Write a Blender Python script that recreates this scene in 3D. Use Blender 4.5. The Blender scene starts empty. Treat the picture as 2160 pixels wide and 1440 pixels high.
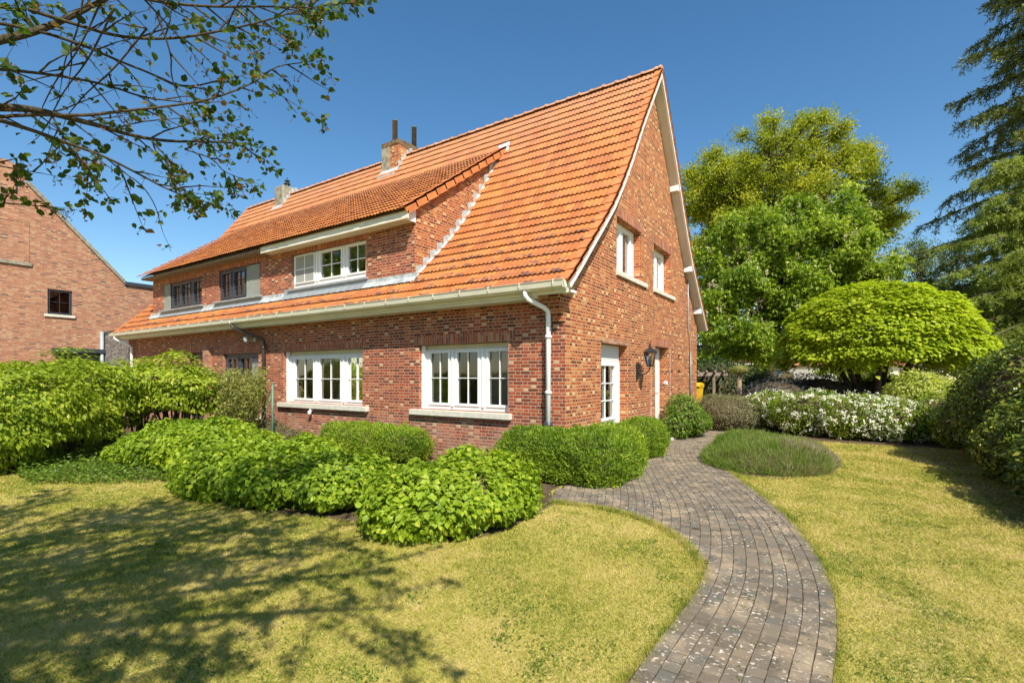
import bpy, bmesh, math, random
import numpy as np
from mathutils import Vector, Matrix, geometry
random.seed(7)
rng = np.random.default_rng(11)
sc = bpy.context.scene
COL = sc.collection
R = math.radians

# ------------------------------------------------------------------ camera numbers
CX, CY, CH = 3.765, -7.287, 1.6
YAW, FPX, YH = R(33.417), 1050.9, 792.6          # for a 2160 px wide picture
RV = np.array([math.cos(YAW), math.sin(YAW), 0.0])
FV = np.array([-math.sin(YAW), math.cos(YAW), 0.0])
CP = np.array([CX, CY, CH])
def pt(px, py, d):
    """point at viewing depth d metres seen at pixel (px, py)"""
    return CP + d * (FV + RV * ((px - 1080) / FPX) + np.array([0, 0, (YH - py) / FPX]))
def gp(px, d):
    p = pt(px, YH, d)
    return float(p[0]), float(p[1])

# ------------------------------------------------------------------ object helpers
def tag(o, label=None, cat=None, group=None, kind=None):
    if label: o['label'] = label
    if cat: o['category'] = cat
    if group: o['group'] = group
    if kind: o['kind'] = kind
    return o
def link(name, me, mat=None, parent=None):
    me.name = name
    o = bpy.data.objects.new(name, me); COL.objects.link(o)
    if mat is not None:
        for m in (mat if isinstance(mat, (list, tuple)) else [mat]): me.materials.append(m)
    if parent is not None:
        o.parent = parent
        root = parent
        off = Vector(parent.location)
        while root.parent is not None:
            root = root.parent; off += Vector(root.location)
        me.transform(Matrix.Translation(-off))
    return o
def empty(name, loc, label, cat, group=None):
    o = bpy.data.objects.new(name, None); COL.objects.link(o)
    o.location = loc; o.empty_display_size = .2
    return tag(o, label, cat, group)
class MB:
    """collects shapes in world coordinates; build() links ONE mesh object"""
    def __init__(s):
        s.bm = bmesh.new(); s.uv = s.bm.loops.layers.uv.new('UVMap')
    def quad(s, pts, uvs=None, mi=0):
        vs = [s.bm.verts.new(tuple(map(float, p))) for p in pts]
        f = s.bm.faces.new(vs); f.material_index = mi
        if uvs:
            for l, u in zip(f.loops, uvs): l[s.uv].uv = u
        return f
    def box(s, a, b, M=None, bev=0.0, mi=0):
        a = Vector(a); b = Vector(b)
        lo = Vector([min(a[i], b[i]) for i in range(3)]); hi = Vector([max(a[i], b[i]) for i in range(3)])
        g = bmesh.ops.create_cube(s.bm, size=1.0)
        vs = g['verts']
        for v in vs:
            v.co = Vector([lo[i] + (v.co[i] + .5) * (hi[i] - lo[i]) for i in range(3)])
        if bev > 0:
            es = list({e for v in vs for e in v.link_edges})
            r = bmesh.ops.bevel(s.bm, geom=es, offset=bev, segments=1, affect='EDGES')
            vs = list({v for f in r['faces'] for v in f.verts} | {v for v in vs if v.is_valid})
        fs = {f for v in vs for f in v.link_faces}
        for f in fs:
            f.material_index = mi
            n = f.normal if f.normal.length > 0 else Vector((0, 0, 1))
            f.normal_update(); n = f.normal
            for l in f.loops:
                c = l.vert.co
                l[s.uv].uv = (c.x + c.y * .0, c.z) if abs(n.y) > .7 else ((c.y, c.z) if abs(n.x) > .7 else (c.x, c.y))
        if M is not None:
            for v in vs: v.co = M @ v.co
        return vs
    def tube(s, pts, rad, n=8, cap=True, mi=0, jit=0):
        pts = [Vector(tuple(map(float, p))) for p in pts]
        rad = rad if isinstance(rad, (list, tuple, np.ndarray)) else [rad] * len(pts)
        rings = []; prev = None
        for i, p in enumerate(pts):
            t = (pts[min(i + 1, len(pts) - 1)] - pts[max(i - 1, 0)])
            if t.length < 1e-9: t = Vector((0, 0, 1))
            t.normalize()
            if prev is None:
                a = t.orthogonal().normalized()
            else:
                a = prev - t * prev.dot(t)
                a = a.normalized() if a.length > 1e-6 else t.orthogonal().normalized()
            prev = a; b = t.cross(a)
            rr = rad[i]
            rings.append([s.bm.verts.new(p + (a * math.cos(2 * math.pi * k / n) + b * math.sin(2 * math.pi * k / n)) * rr * (1 + (random.uniform(-jit, jit) if jit else 0))) for k in range(n)])
        for i in range(len(rings) - 1):
            for k in range(n):
                f = s.bm.faces.new((rings[i][k], rings[i][(k + 1) % n], rings[i + 1][(k + 1) % n], rings[i + 1][k]))
                f.smooth = True; f.material_index = mi
        if cap and n > 2:
            f = s.bm.faces.new(list(reversed(rings[0]))); f.material_index = mi
            f = s.bm.faces.new(rings[-1]); f.material_index = mi
    def lathe(s, c, prof, n=16, mi=0, flat=False):
        """prof: (radius, z) list about a vertical axis through c"""
        rings = [[s.bm.verts.new((c[0] + r * math.cos(2 * math.pi * k / n), c[1] + r * math.sin(2 * math.pi * k / n), c[2] + z)) for k in range(n)] for r, z in prof]
        for i in range(len(rings) - 1):
            for k in range(n):
                f = s.bm.faces.new((rings[i][k], rings[i][(k + 1) % n], rings[i + 1][(k + 1) % n], rings[i + 1][k]))
                f.smooth = not flat; f.material_index = mi
        s.bm.faces.new(list(reversed(rings[0]))); s.bm.faces.new(rings[-1])
    def prism(s, poly, fn, t0, t1, mi=0):
        """poly: 2-D outline; fn(u, v, t) -> world; extruded t0..t1"""
        a = [s.bm.verts.new(fn(u, v, t0)) for u, v in poly]; b = [s.bm.verts.new(fn(u, v, t1)) for u, v in poly]
        n = len(poly)
        fs = [s.bm.faces.new(list(reversed(a))), s.bm.faces.new(b)]
        for k in range(n): fs.append(s.bm.faces.new((a[k], a[(k + 1) % n], b[(k + 1) % n], b[k])))
        for f in fs: f.material_index = mi
    def build(s, name, mat, parent=None, recalc=True):
        if recalc: bmesh.ops.recalc_face_normals(s.bm, faces=s.bm.faces)
        me = bpy.data.meshes.new(name); s.bm.to_mesh(me); s.bm.free()
        return link(name, me, mat, parent)
def np_mesh(name, V, F, mat, parent=None, attrs=None, uvs=None, smooth=False):
    """V (n,3); F (m,k) all faces with k corners; attrs {name: per-face floats}; uvs per corner"""
    me = bpy.data.meshes.new(name)
    n, (m, k) = len(V), F.shape
    me.vertices.add(n); me.vertices.foreach_set('co', np.ascontiguousarray(V, dtype=np.float32).ravel())
    me.loops.add(m * k); me.loops.foreach_set('vertex_index', np.ascontiguousarray(F, dtype=np.int32).ravel())
    me.polygons.add(m); me.polygons.foreach_set('loop_start', np.arange(0, m * k, k, dtype=np.int32))
    me.polygons.foreach_set('use_smooth', np.full(m, smooth, dtype=bool))
    me.update(calc_edges=True)
    for an, av in (attrs or {}).items():
        a = me.attributes.new(an, 'FLOAT', 'FACE'); a.data.foreach_set('value', np.ascontiguousarray(av, dtype=np.float32))
    if uvs is not None:
        l = me.uv_layers.new(name='UVMap'); l.data.foreach_set('uv', np.ascontiguousarray(uvs, dtype=np.float32).ravel())
    return link(name, me, mat, parent)

# ------------------------------------------------------------------ materials
class NT:
    def __init__(s, name, rough=.8, spec=.3):
        s.m = bpy.data.materials.new(name); s.m.use_nodes = True
        s.t = s.m.node_tree; s.n = s.t.nodes; s.l = s.t.links
        s.b = s.n['Principled BSDF']; s.out = s.n['Material Output']
        s.b.inputs['Roughness'].default_value = rough; s.b.inputs['Specular IOR Level'].default_value = spec
    def new(s, t, **kw):
        n = s.n.new(t)
        for k, v in kw.items(): setattr(n, k, v)
        return n
    def set(s, sock, v):
        if hasattr(v, 'is_linked') or isinstance(v, bpy.types.NodeSocket): s.l.new(v, sock)
        else:
            if isinstance(v, (tuple, list)) and len(v) == 3 and sock.type == 'RGBA': v = (*v, 1)
            sock.default_value = v
    def math(s, op, a, b=0.0, c=None, clamp=False):
        n = s.new('ShaderNodeMath', operation=op, use_clamp=clamp)
        s.set(n.inputs[0], a); s.set(n.inputs[1], b)
        if c is not None: s.set(n.inputs[2], c)
        return n.outputs[0]
    def mix(s, f, a, b, bt='MIX'):
        n = s.new('ShaderNodeMix', data_type='RGBA', blend_type=bt, clamp_factor=True)
        s.set(n.inputs[0], f); s.set(n.inputs[6], a); s.set(n.inputs[7], b)
        return n.outputs[2]
    def ramp(s, f, stops, interp='LINEAR'):
        n = s.new('ShaderNodeValToRGB'); n.color_ramp.interpolation = interp
        e = n.color_ramp.elements
        while len(e) < len(stops): e.new(.5)
        for q, (p, c) in zip(e, stops): q.position = p; q.color = (*c, 1) if len(c) == 3 else c
        s.set(n.inputs[0], f); return n.outputs[0]
    def rng(s, f, a, b, c=0.0, d=1.0):
        n = s.new('ShaderNodeMapRange'); s.set(n.inputs[0], f)
        for i, v in enumerate((a, b, c, d)): n.inputs[i + 1].default_value = v
        return n.outputs[0]
    def tc(s, which='Object'):
        return s.new('ShaderNodeTexCoord').outputs[which]
    def noise(s, vec, scale, detail=3, rough=.55, out=0, dist=0):
        n = s.new('ShaderNodeTexNoise'); s.l.new(vec, n.inputs['Vector'])
        n.inputs['Scale'].default_value = scale; n.inputs['Detail'].default_value = detail; n.inputs['Roughness'].default_value = rough
        n.inputs['Distortion'].default_value = dist
        return n.outputs[out]
    def attr(s, name):
        return s.new('ShaderNodeAttribute', attribute_name=name).outputs['Fac']
    def bump(s, h, strength=.3, dist=.01):
        n = s.new('ShaderNodeBump'); n.inputs['Strength'].default_value = strength; n.inputs['Distance'].default_value = dist
        s.l.new(h, n.inputs['Height']); s.l.new(n.outputs[0], s.b.inputs['Normal'])
    def color(s, v): s.set(s.b.inputs['Base Color'], v)
def hsv(r, g, b): return (r, g, b)

def mat_plain(name, col, rough=.6, spec=.4, var=.12, scale=6, metal=0, bump=0):
    t = NT(name, rough, spec); v = t.tc()
    f = t.noise(v, scale, 4)
    d = tuple(c * (1 - var) for c in col); u = tuple(min(1, c * (1 + var)) for c in col)
    t.color(t.ramp(f, [(.3, d), (.7, u)])); t.b.inputs['Metallic'].default_value = metal
    if bump: t.bump(t.noise(v, scale * 8, 3), bump, .004)
    return t.m

def mat_brick(name, ramp_cols, mortar, dirt=.3, pale_low=0.0, course=.0590, mort=.0125, soldier=False, seed=0.0, period=.30, english=False):
    t = NT(name, .85, .25)
    uv = t.new('ShaderNodeUVMap', uv_map='UVMap').outputs[0]
    wob = t.noise(uv, 3.0, 2, .5, out=1)
    sub = t.new('ShaderNodeVectorMath', operation='SUBTRACT'); t.l.new(wob, sub.inputs[0]); sub.inputs[1].default_value = (.5, .5, .5)
    scl = t.new('ShaderNodeVectorMath', operation='SCALE'); t.l.new(sub.outputs[0], scl.inputs[0]); scl.inputs['Scale'].default_value = .012
    add = t.new('ShaderNodeVectorMath', operation='ADD'); t.l.new(uv, add.inputs[0]); t.l.new(scl.outputs[0], add.inputs[1])
    sep = t.new('ShaderNodeSeparateXYZ'); t.l.new(add.outputs[0], sep.inputs[0])
    U, V = (sep.outputs[1], sep.outputs[0]) if soldier else (sep.outputs[0], sep.outputs[1])
    U = t.math('ADD', U, 100.0 + seed); V = t.math('ADD', V, 50.0)
    row = t.math('FLOOR', t.math('DIVIDE', V, course))
    fv = t.math('SUBTRACT', t.math('DIVIDE', V, course), row)
    # flemish style: stretcher + header per period, alternate rows shifted
    if soldier:
        per, st = .23, .23
    else: per, st = period, period * 2 / 3
    par = t.math('MODULO', row, 2.0)
    if english: per = .205; st = t.math('SUBTRACT', per - .0005, t.math('MULTIPLY', par, per * .5))
    jit = t.new('ShaderNodeTexWhiteNoise', noise_dimensions='1D'); t.l.new(row, jit.inputs['W'])
    off = t.math('ADD', t.math('MULTIPLY', par, per * (.25 if english else .5)), t.math('MULTIPLY', jit.outputs['Value'], .02))
    uo = t.math('DIVIDE', t.math('ADD', U, off), per)
    cell = t.math('FLOOR', uo)
    fu = t.math('MULTIPLY', t.math('SUBTRACT', uo, cell), per)
    ishead = t.math('GREATER_THAN', fu, st)
    a0 = t.math('MULTIPLY', ishead, st)
    le = t.math('SUBTRACT', fu, a0)
    L = t.math('ADD', t.math('MULTIPLY', ishead, t.math('SUBTRACT', per, t.math('MULTIPLY', st, 2.0))), st)
    ri = t.math('SUBTRACT', L, le)
    du = t.math('MINIMUM', le, ri)
    vv = t.math('MULTIPLY', fv, course)
    dv = t.math('MINIMUM', vv, t.math('SUBTRACT', course, vv))
    d = t.math('MINIMUM', du, dv)
    edge = t.math('ADD', d, t.math('MULTIPLY', t.math('SUBTRACT', t.noise(uv, 60, 2), .5), .006))
    msk = t.rng(edge, mort * .5 - .0012, mort * .5 + .0018)      # 1 on brick
    cmb = t.new('ShaderNodeCombineXYZ')
    t.l.new(t.math('ADD', t.math('MULTIPLY', cell, 2.0), ishead), cmb.inputs[0]); t.l.new(row, cmb.inputs[1])
    wn = t.new('ShaderNodeTexWhiteNoise', noise_dimensions='3D'); t.l.new(cmb.outputs[0], wn.inputs['Vector'])
    r = wn.outputs['Value']
    r = t.math('ADD', r, t.math('MULTIPLY', ishead, .10), clamp=True)
    r = t.math('MINIMUM', r, t.math('ADD', ishead, .91 if not soldier else 2.0))
    bc = t.ramp(r, ramp_cols)
    fine = t.noise(uv, 90, 3)
    bc = t.mix(t.rng(fine, .40, .8, 0, .22), bc, (.48, .20, .10))
    big = t.noise(uv, 1.1, 4)
    bc = t.mix(t.rng(big, .4, .75, 0, dirt), bc, (.12, .07, .05))
    if pale_low > 0:
        lo = t.math('MULTIPLY', t.rng(sep.outputs[1], .95, .5), t.rng(t.noise(uv, 2.5, 3), .35, .6))
        bc = t.mix(t.math('MULTIPLY', lo, pale_low), bc, (.52, .33, .25))
    gd = t.math('MULTIPLY', t.rng(sep.outputs[1], .55, .0), t.rng(t.noise(uv, 4, 4), .35, .6)); bc = t.mix(t.math('MULTIPLY', gd, .55), bc, (.10, .075, .05))
    mpn = t.new('ShaderNodeMapping'); t.l.new(uv, mpn.inputs[0]); mpn.inputs['Scale'].default_value = (3.2, .55, 1)
    bc = t.mix(t.rng(t.noise(mpn.outputs[0], 1.0, 4, .6), .56, .72, 0, .42), bc, (.10, .05, .035))
    mc = t.mix(t.noise(uv, 8, 3), mortar, tuple(c * .72 for c in mortar))
    t.color(t.mix(msk, mc, bc))
    h = t.math('ADD', msk, t.math('MULTIPLY', fine, .35))
    t.bump(h, .75, .007)
    return t.m

def mat_tiles(name, cols, low_dark=0.0):
    t = NT(name, .75, .3)
    uv = t.new('ShaderNodeUVMap', uv_map='UVMap').outputs[0]
    sep = t.new('ShaderNodeSeparateXYZ'); t.l.new(uv, sep.inputs[0])
    fu = t.math('FLOOR', sep.outputs[0]); fv = t.math('FLOOR', sep.outputs[1])
    c = t.new('ShaderNodeCombineXYZ'); t.l.new(fu, c.inputs[0]); t.l.new(fv, c.inputs[1])
    wn = t.new('ShaderNodeTexWhiteNoise', noise_dimensions='3D'); t.l.new(c.outputs[0], wn.inputs['Vector'])
    ob = t.tc()
    big = t.noise(ob, .55, 3)
    f = t.math('ADD', t.math('MULTIPLY', wn.outputs['Value'], .42), t.math('MULTIPLY', big, .58))
    col = t.ramp(f, cols)
    fr = t.math('SUBTRACT', sep.outputs[1], fv)
    fx = t.math('SUBTRACT', sep.outputs[0], fu)
    stain = t.math('MULTIPLY', t.rng(fr, .60, .08), t.rng(wn.outputs['Value'], .25, .75))
    st2 = t.rng(t.noise(ob, 9, 4, .65), .42, .62)
    lowm = t.rng(sep.outputs[1], 7.5, .3, .22, 1.0)
    col = t.mix(t.math('MULTIPLY', t.math('MULTIPLY', stain, st2), t.math('MULTIPLY', lowm, 2.8), clamp=True), col, (.13, .06, .05))
    col = t.mix(t.math('MULTIPLY', t.rng(t.noise(ob, 22, 4, .7), .53, .72), .6), col, (.20, .085, .05))
    col = t.mix(t.math('MULTIPLY', t.rng(t.noise(ob, 2.2, 6, .72), .50, .70), .6), col, (.30, .13, .08))
    top = t.math('MULTIPLY', t.rng(sep.outputs[1], 17, 25), t.rng(t.noise(ob, 3.0, 5, .7), .42, .62))
    col = t.mix(t.math('MULTIPLY', top, .55), col, (.30, .24, .16))
    pk = t.rng(sep.outputs[1], 12, 24, 0, .42)
    col = t.mix(pk, col, (.50, .24, .13))
    t.color(col)
    t.bump(t.math('ADD', t.noise(ob, 40, 3), t.math('MULTIPLY', t.rng(fx, 0, .06), .8)), .35, .006)
    return t.m

def mat_leaf(name, stops, trans=.35, rough=.45, spec=.35, tcol=None):
    t = NT(name, rough, spec)
    f = t.attr('rnd')
    col = t.ramp(f, stops)
    t.color(col)
    tr = t.new('ShaderNodeBsdfTranslucent')
    if tcol: col2 = t.mix(.6, col, tcol)
    else: col2 = col
    br = t.mix(1.0, col2, (1.6, 1.7, .8), 'MULTIPLY'); t.l.new(br, tr.inputs['Color'])
    mx = t.new('ShaderNodeMixShader'); mx.inputs[0].default_value = trans
    t.l.new(t.b.outputs[0], mx.inputs[1]); t.l.new(tr.outputs[0], mx.inputs[2]); t.l.new(mx.outputs[0], t.out.inputs[0])
    return t.m

def mat_bark(name, a, b, scale=5):
    t = NT(name, .9, .2); v = t.tc()
    mp = t.new('ShaderNodeMapping'); t.l.new(v, mp.inputs[0]); mp.inputs['Scale'].default_value = (1, 1, .25)
    n = t.noise(mp.outputs[0], scale * 4, 6, .7)
    t.color(t.ramp(n, [(.3, a), (.7, b)])); t.bump(n, .6, .02)
    return t.m

M = {}
BR = [(0, (.13, .03, .02)), (.2, (.27, .05, .024)), (.45, (.37, .075, .028)), (.72, (.46, .11, .035)), (.88, (.50, .17, .055)), (.95, (.60, .33, .15)), (1, (.68, .46, .24))]
BRF = [(0, (.11, .028, .02)), (.25, (.24, .042, .022)), (.55, (.34, .06, .027)), (.84, (.43, .09, .036)), (.95, (.50, .19, .09)), (1, (.62, .40, .24))]
M['brick_front'] = mat_brick('brick_front', BRF, (.54, .41, .28), .26, .40, mort=.012)
M['brick_gable'] = mat_brick('brick_gable', BR, (.60, .42, .22), .14, .3, seed=3.1, english=True, mort=.0125)
M['brick_soldier'] = mat_brick('brick_soldier', [(0, (.26, .06, .03)), (.4, (.40, .09, .045)), (.8, (.48, .14, .07)), (1, (.54, .28, .16))], (.42, .32, .22), .2, 0, soldier=True)
M['brick_pale'] = mat_brick('brick_pale', [(0, (.12, .08, .07)), (.12, (.30, .13, .09)), (.35, (.40, .15, .085)), (.65, (.46, .20, .11)), (.85, (.50, .26, .15)), (1, (.52, .34, .21))], (.44, .32, .22), .15, 0, seed=7.7)
M['brick_grey'] = mat_brick('brick_grey', [(0, (.10, .10, .10)), (.5, (.19, .185, .18)), (1, (.30, .29, .27))], (.14, .135, .13), .2, 0, course=.055, mort=.006)
TL = [(.15, (.34, .12, .05)), (.35, (.38, .125, .036)), (.5, (.48, .165, .042)), (.72, (.56, .21, .052)), (.95, (.56, .27, .09))]
M['tiles'] = mat_tiles('tiles', TL)
M['verge_tile'] = mat_plain('verge_tile', (.58, .20, .07), .7, .3, .25, 5)
M['ridge_tile'] = mat_plain('ridge_tile', (.52, .26, .15), .85, .2, .35, 5, bump=.4)
M['white'] = mat_plain('white', (.83, .83, .81), .35, .5, .03, 3)
M['cream'] = mat_plain('cream', (.74, .70, .56), .45, .4, .08, 3)
M['soffit'] = mat_plain('soffit', (.62, .58, .52), .5, .3, .05, 2)
M['stone'] = mat_plain('stone', (.62, .59, .50), .85, .2, .12, 9, bump=.2)
M['zinc'] = mat_plain('zinc', (.36, .39, .41), .45, .5, .15, 7, metal=.3)
M['whitelead'] = mat_plain('whitelead', (.50, .54, .54), .5, .4, .3, 8, metal=.2)
M['anthracite'] = mat_plain('anthracite', (.045, .055, .07), .35, .5, .1, 4)
M['brown_pvc'] = mat_plain('brown_pvc', (.05, .035, .03), .35, .5, .1, 4)
M['black_metal'] = mat_plain('black_metal', (.035, .04, .04), .35, .5, .2, 8, metal=.3)
M['steel'] = mat_plain('steel', (.16, .165, .17), .35, .5, .2, 8, metal=.2)
M['cement'] = mat_plain('cement', (.27, .25, .19), .95, .1, .4, 6, bump=.5)
M['screen'] = mat_plain('screen', (.34, .34, .31), .7, .2, .06, 12)
M['grey_panel'] = mat_plain('grey_panel', (.27, .28, .25), .6, .3, .08, 5)
M['curtain'] = mat_plain('curtain', (.66, .60, .48), .9, .1, .1, 20)
M['moss'] = mat_plain('moss', (.17, .12, .07), .95, .1, .6, 9, bump=.6)
M['room'] = mat_plain('room', (.72, .58, .42), .9, .1, .1, 1.2)
M['soil'] = mat_plain('soil', (.10, .07, .045), .95, .1, .45, 4, bump=.8)
M['wood'] = mat_bark('wood', (.16, .12, .09), (.36, .29, .22), 6)
M['yellow'] = mat_plain('yellow', (.80, .50, .02), .45, .4, .05, 3)
M['green_plastic'] = mat_plain('green_plastic', (.05, .22, .10), .45, .4, .08, 3)
M['green_post'] = mat_plain('green_post', (.10, .23, .15), .5, .4, .2, 9)
M['roof_red'] = mat_plain('roof_red', (.45, .20, .12), .8, .2, .25, 3)
M['tyre'] = mat_plain('tyre', (.02, .02, .02), .8, .2, .1, 5)
M['amber'] = mat_plain('amber', (.20, .17, .10), .3, .5, .1, 5)
def mat_glass(name, tint, refl=1.9):
    t = NT(name); fr = t.new('ShaderNodeFresnel'); fr.inputs[0].default_value = 1.5
    gl = t.new('ShaderNodeBsdfGlossy'); gl.inputs['Roughness'].default_value = .012
    bp = t.new('ShaderNodeBump'); bp.inputs['Strength'].default_value = .06; bp.inputs['Distance'].default_value = .02
    t.l.new(t.noise(t.tc(), 1.6, 2), bp.inputs['Height']); t.l.new(bp.outputs[0], gl.inputs['Normal'])
    tr = t.new('ShaderNodeBsdfTransparent'); tr.inputs[0].default_value = (*tint, 1)
    mx = t.new('ShaderNodeMixShader'); t.l.new(t.math('MULTIPLY', fr.outputs[0], refl, clamp=True), mx.inputs[0])
    t.l.new(tr.outputs[0], mx.inputs[1]); t.l.new(gl.outputs[0], mx.inputs[2]); t.l.new(mx.outputs[0], t.out.inputs[0])
    return t.m
M['glass'] = mat_glass('glass', (.86, .88, .85), 3.4)
M['glass_dark'] = mat_glass('glass_dark', (.35, .38, .38), 3.2)

# ground materials
def mat_lawn():
    t = NT('lawn', .95, .1); v = t.tc()
    a = t.noise(v, 1.3, 5, .65); b = t.noise(v, 38, 4, .7); c = t.noise(v, .35, 3)
    f = t.math('ADD', t.math('MULTIPLY', a, .55), t.math('ADD', t.math('MULTIPLY', b, .35), t.math('MULTIPLY', c, .2)))
    t.color(t.ramp(f, [(.36, (.22, .24, .05)), (.48, (.42, .38, .09)), (.60, (.56, .46, .15)), (.72, (.60, .47, .24))]))
    t.bump(b, .9, .03); return t.m
M['lawn'] = mat_lawn()
def mat_grass():
    t = NT('grass_blades', .75, .15)
    v = t.new('ShaderNodeNewGeometry').outputs['Position']
    a = t.noise(v, 1.1, 3, .55); a2 = t.noise(v, 6.5, 4, .65); g = t.attr('rnd')
    f = t.math('ADD', t.math('ADD', t.math('MULTIPLY', a, .65), t.math('MULTIPLY', a2, .50)), t.math('MULTIPLY', g, .28))
    col = t.ramp(f, [(.50, (.12, .19, .02)), (.61, (.28, .32, .04)), (.71, (.48, .44, .09)), (.80, (.58, .49, .15)), (.92, (.70, .57, .27))])
    t.color(col)
    tr = t.new('ShaderNodeBsdfTranslucent'); t.l.new(col, tr.inputs[0])
    mx = t.new('ShaderNodeMixShader'); mx.inputs[0].default_value = .35
    t.l.new(t.b.outputs[0], mx.inputs[1]); t.l.new(tr.outputs[0], mx.inputs[2]); t.l.new(mx.outputs[0], t.out.inputs[0])
    return t.m
M['grass'] = mat_grass()
def mat_paver():
    t = NT('paver', .85, .25); v = t.tc(); g = t.attr('rnd')
    col = t.ramp(g, [(0, (.09, .078, .058)), (.3, (.15, .12, .086)), (.6, (.19, .155, .11)), (.85, (.11, .112, .098)), (1, (.24, .18, .12))])
    col = t.mix(t.rng(t.noise(v, 60, 3), .3, .8, 0, .45), col, (.22, .18, .14))
    lich = t.rng(t.noise(v, 34, 2, .5), .60, .65)
    lich2 = t.rng(t.noise(v, 3.0, 3), .42, .55)
    col = t.mix(t.math('MULTIPLY', t.math('MULTIPLY', lich, lich2), .9), col, (.58, .52, .42))
    sand = t.rng(t.noise(v, 2.6, 5, .7), .50, .66)
    col = t.mix(t.math('MULTIPLY', sand, .6), col, (.45, .34, .22))
    t.color(col); t.bump(t.noise(v, 90, 3), .4, .004); return t.m
M['paver'] = mat_paver()
M['joint'] = mat_plain('joint', (.085, .065, .04), .95, .1, .6, 12)

# foliage
GR = dict(
 hydr=[(0, (.12, .20, .014)), (.4, (.22, .32, .018)), (.75, (.32, .42, .025)), (1, (.46, .50, .05))],
 tall=[(0, (.12, .18, .014)), (.4, (.23, .31, .018)), (.8, (.36, .43, .03)), (1, (.44, .46, .06))],
 box=[(0, (.07, .13, .012)), (.45, (.17, .27, .018)), (.8, (.32, .42, .03)), (1, (.50, .54, .07))],
 dome=[(0, (.18, .27, .015)), (.4, (.32, .40, .02)), (.8, (.46, .51, .03)), (1, (.58, .57, .05))],
 oak=[(0, (.145, .195, .013)), (.4, (.275, .315, .018)), (.8, (.43, .43, .028)), (1, (.52, .43, .05))],
 chest=[(0, (.09, .16, .012)), (.4, (.19, .28, .02)), (.8, (.33, .42, .035)), (1, (.50, .54, .10))],
 laurel=[(0, (.035, .06, .008)), (.45, (.075, .12, .012)), (.8, (.19, .23, .025)), (1, (.40, .40, .07))],  # yellowish last stops put sunlit leaf tips into the colour
 conif=[(0, (.06, .09, .02)), (.5, (.14, .17, .033)), (.9, (.28, .27, .055)), (1, (.37, .31, .08))],
 larch=[(0, (.13, .18, .04)), (.5, (.26, .31, .065)), (1, (.42, .44, .12))],
 dark=[(0, (.015, .035, .008)), (.5, (.04, .075, .015)), (1, (.10, .15, .03))],
 ivy=[(0, (.05, .10, .01)), (.5, (.12, .20, .018)), (1, (.24, .33, .05))],
 lav=[(0, (.12, .20, .03)), (.45, (.22, .30, .05)), (.72, (.28, .27, .13)), (1, (.38, .30, .24))],
 grey=[(0, (.11, .12, .05)), (.5, (.19, .19, .09)), (1, (.36, .33, .20))],
 purple=[(0, (.015, .02, .02)), (.6, (.04, .045, .05)), (1, (.09, .09, .09))],
 chois=[(0, (.09, .16, .015)), (.5, (.20, .30, .025)), (.9, (.34, .42, .04)), (1, (.50, .44, .05))],
 thin=[(0, (.14, .18, .03)), (.5, (.30, .33, .07)), (1, (.46, .38, .16))],
 cherry=[(0, (.03, .07, .012)), (.5, (.06, .12, .018)), (.85, (.12, .17, .02)), (1, (.26, .13, .05))],
 yg=[(0, (.22, .28, .04)), (.5, (.42, .46, .08)), (1, (.60, .58, .18))],
 far=[(0, (.05, .09, .025)), (.5, (.10, .15, .04)), (1, (.20, .22, .07))],
)
for k, v in GR.items():
    M['leaf_' + k] = mat_leaf('leaf_' + k, v, {'laurel': .15, 'conif': .1, 'purple': .1, 'dark': .2}.get(k, .38), {'laurel': .28}.get(k, .5))
M['twig'] = mat_plain('twig', (.10, .075, .045), .95, .1, .3, 9)
M['flower'] = mat_leaf('flower', [(0, (.72, .70, .60)), (1, (.85, .84, .78))], .3)
M['candle'] = mat_leaf('candle', [(0, (.60, .55, .38)), (1, (.72, .60, .42))], .3)
M['bark'] = mat_bark('bark', (.045, .035, .025), (.13, .10, .07))
M['bark_cherry'] = mat_bark('bark_cherry', (.035, .025, .02), (.12, .10, .06), 12)
M['trimmed_wood'] = mat_bark('trimmed_wood', (.17, .12, .08), (.34, .25, .17), 6)

# ------------------------------------------------------------------ foliage builders
LEAF = {
 'ovate': (np.array([(0, 0, 0), (.45, .27, .07), (1, 0, -.06), (.45, -.27, .07)]), np.array([(0, 1, 2), (0, 2, 3)])),
 'wide':  (np.array([(0, 0, 0), (.18, .30, .05), (.55, .36, .06), (1, 0, -.12), (.55, -.36, .06), (.18, -.30, .05), (.5, 0, -.02)]),
           np.array([(0, 1, 6), (1, 2, 6), (2, 3, 6), (3, 4, 6), (4, 5, 6), (5, 0, 6)])),
 'lance': (np.array([(0, 0, 0), (.5, .12, .03), (1, 0, 0), (.5, -.12, .03)]), np.array([(0, 1, 2), (0, 2, 3)])),
 'needle': (np.array([(0, .045, 0), (0, -.045, 0), (1, 0, 0)]), np.array([(0, 1, 2)])),
 'palm': (np.array([(0, 0, 0), (.75, .62, -.10), (.50, .22, .04), (1, 0, -.12), (.50, -.22, .04), (.75, -.62, -.10)]),
          np.array([(0, 2, 1), (0, 3, 2), (0, 4, 3), (0, 5, 4)])),
}
def unit(a): return a / np.maximum(np.linalg.norm(a, axis=-1, keepdims=True), 1e-9)
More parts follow.
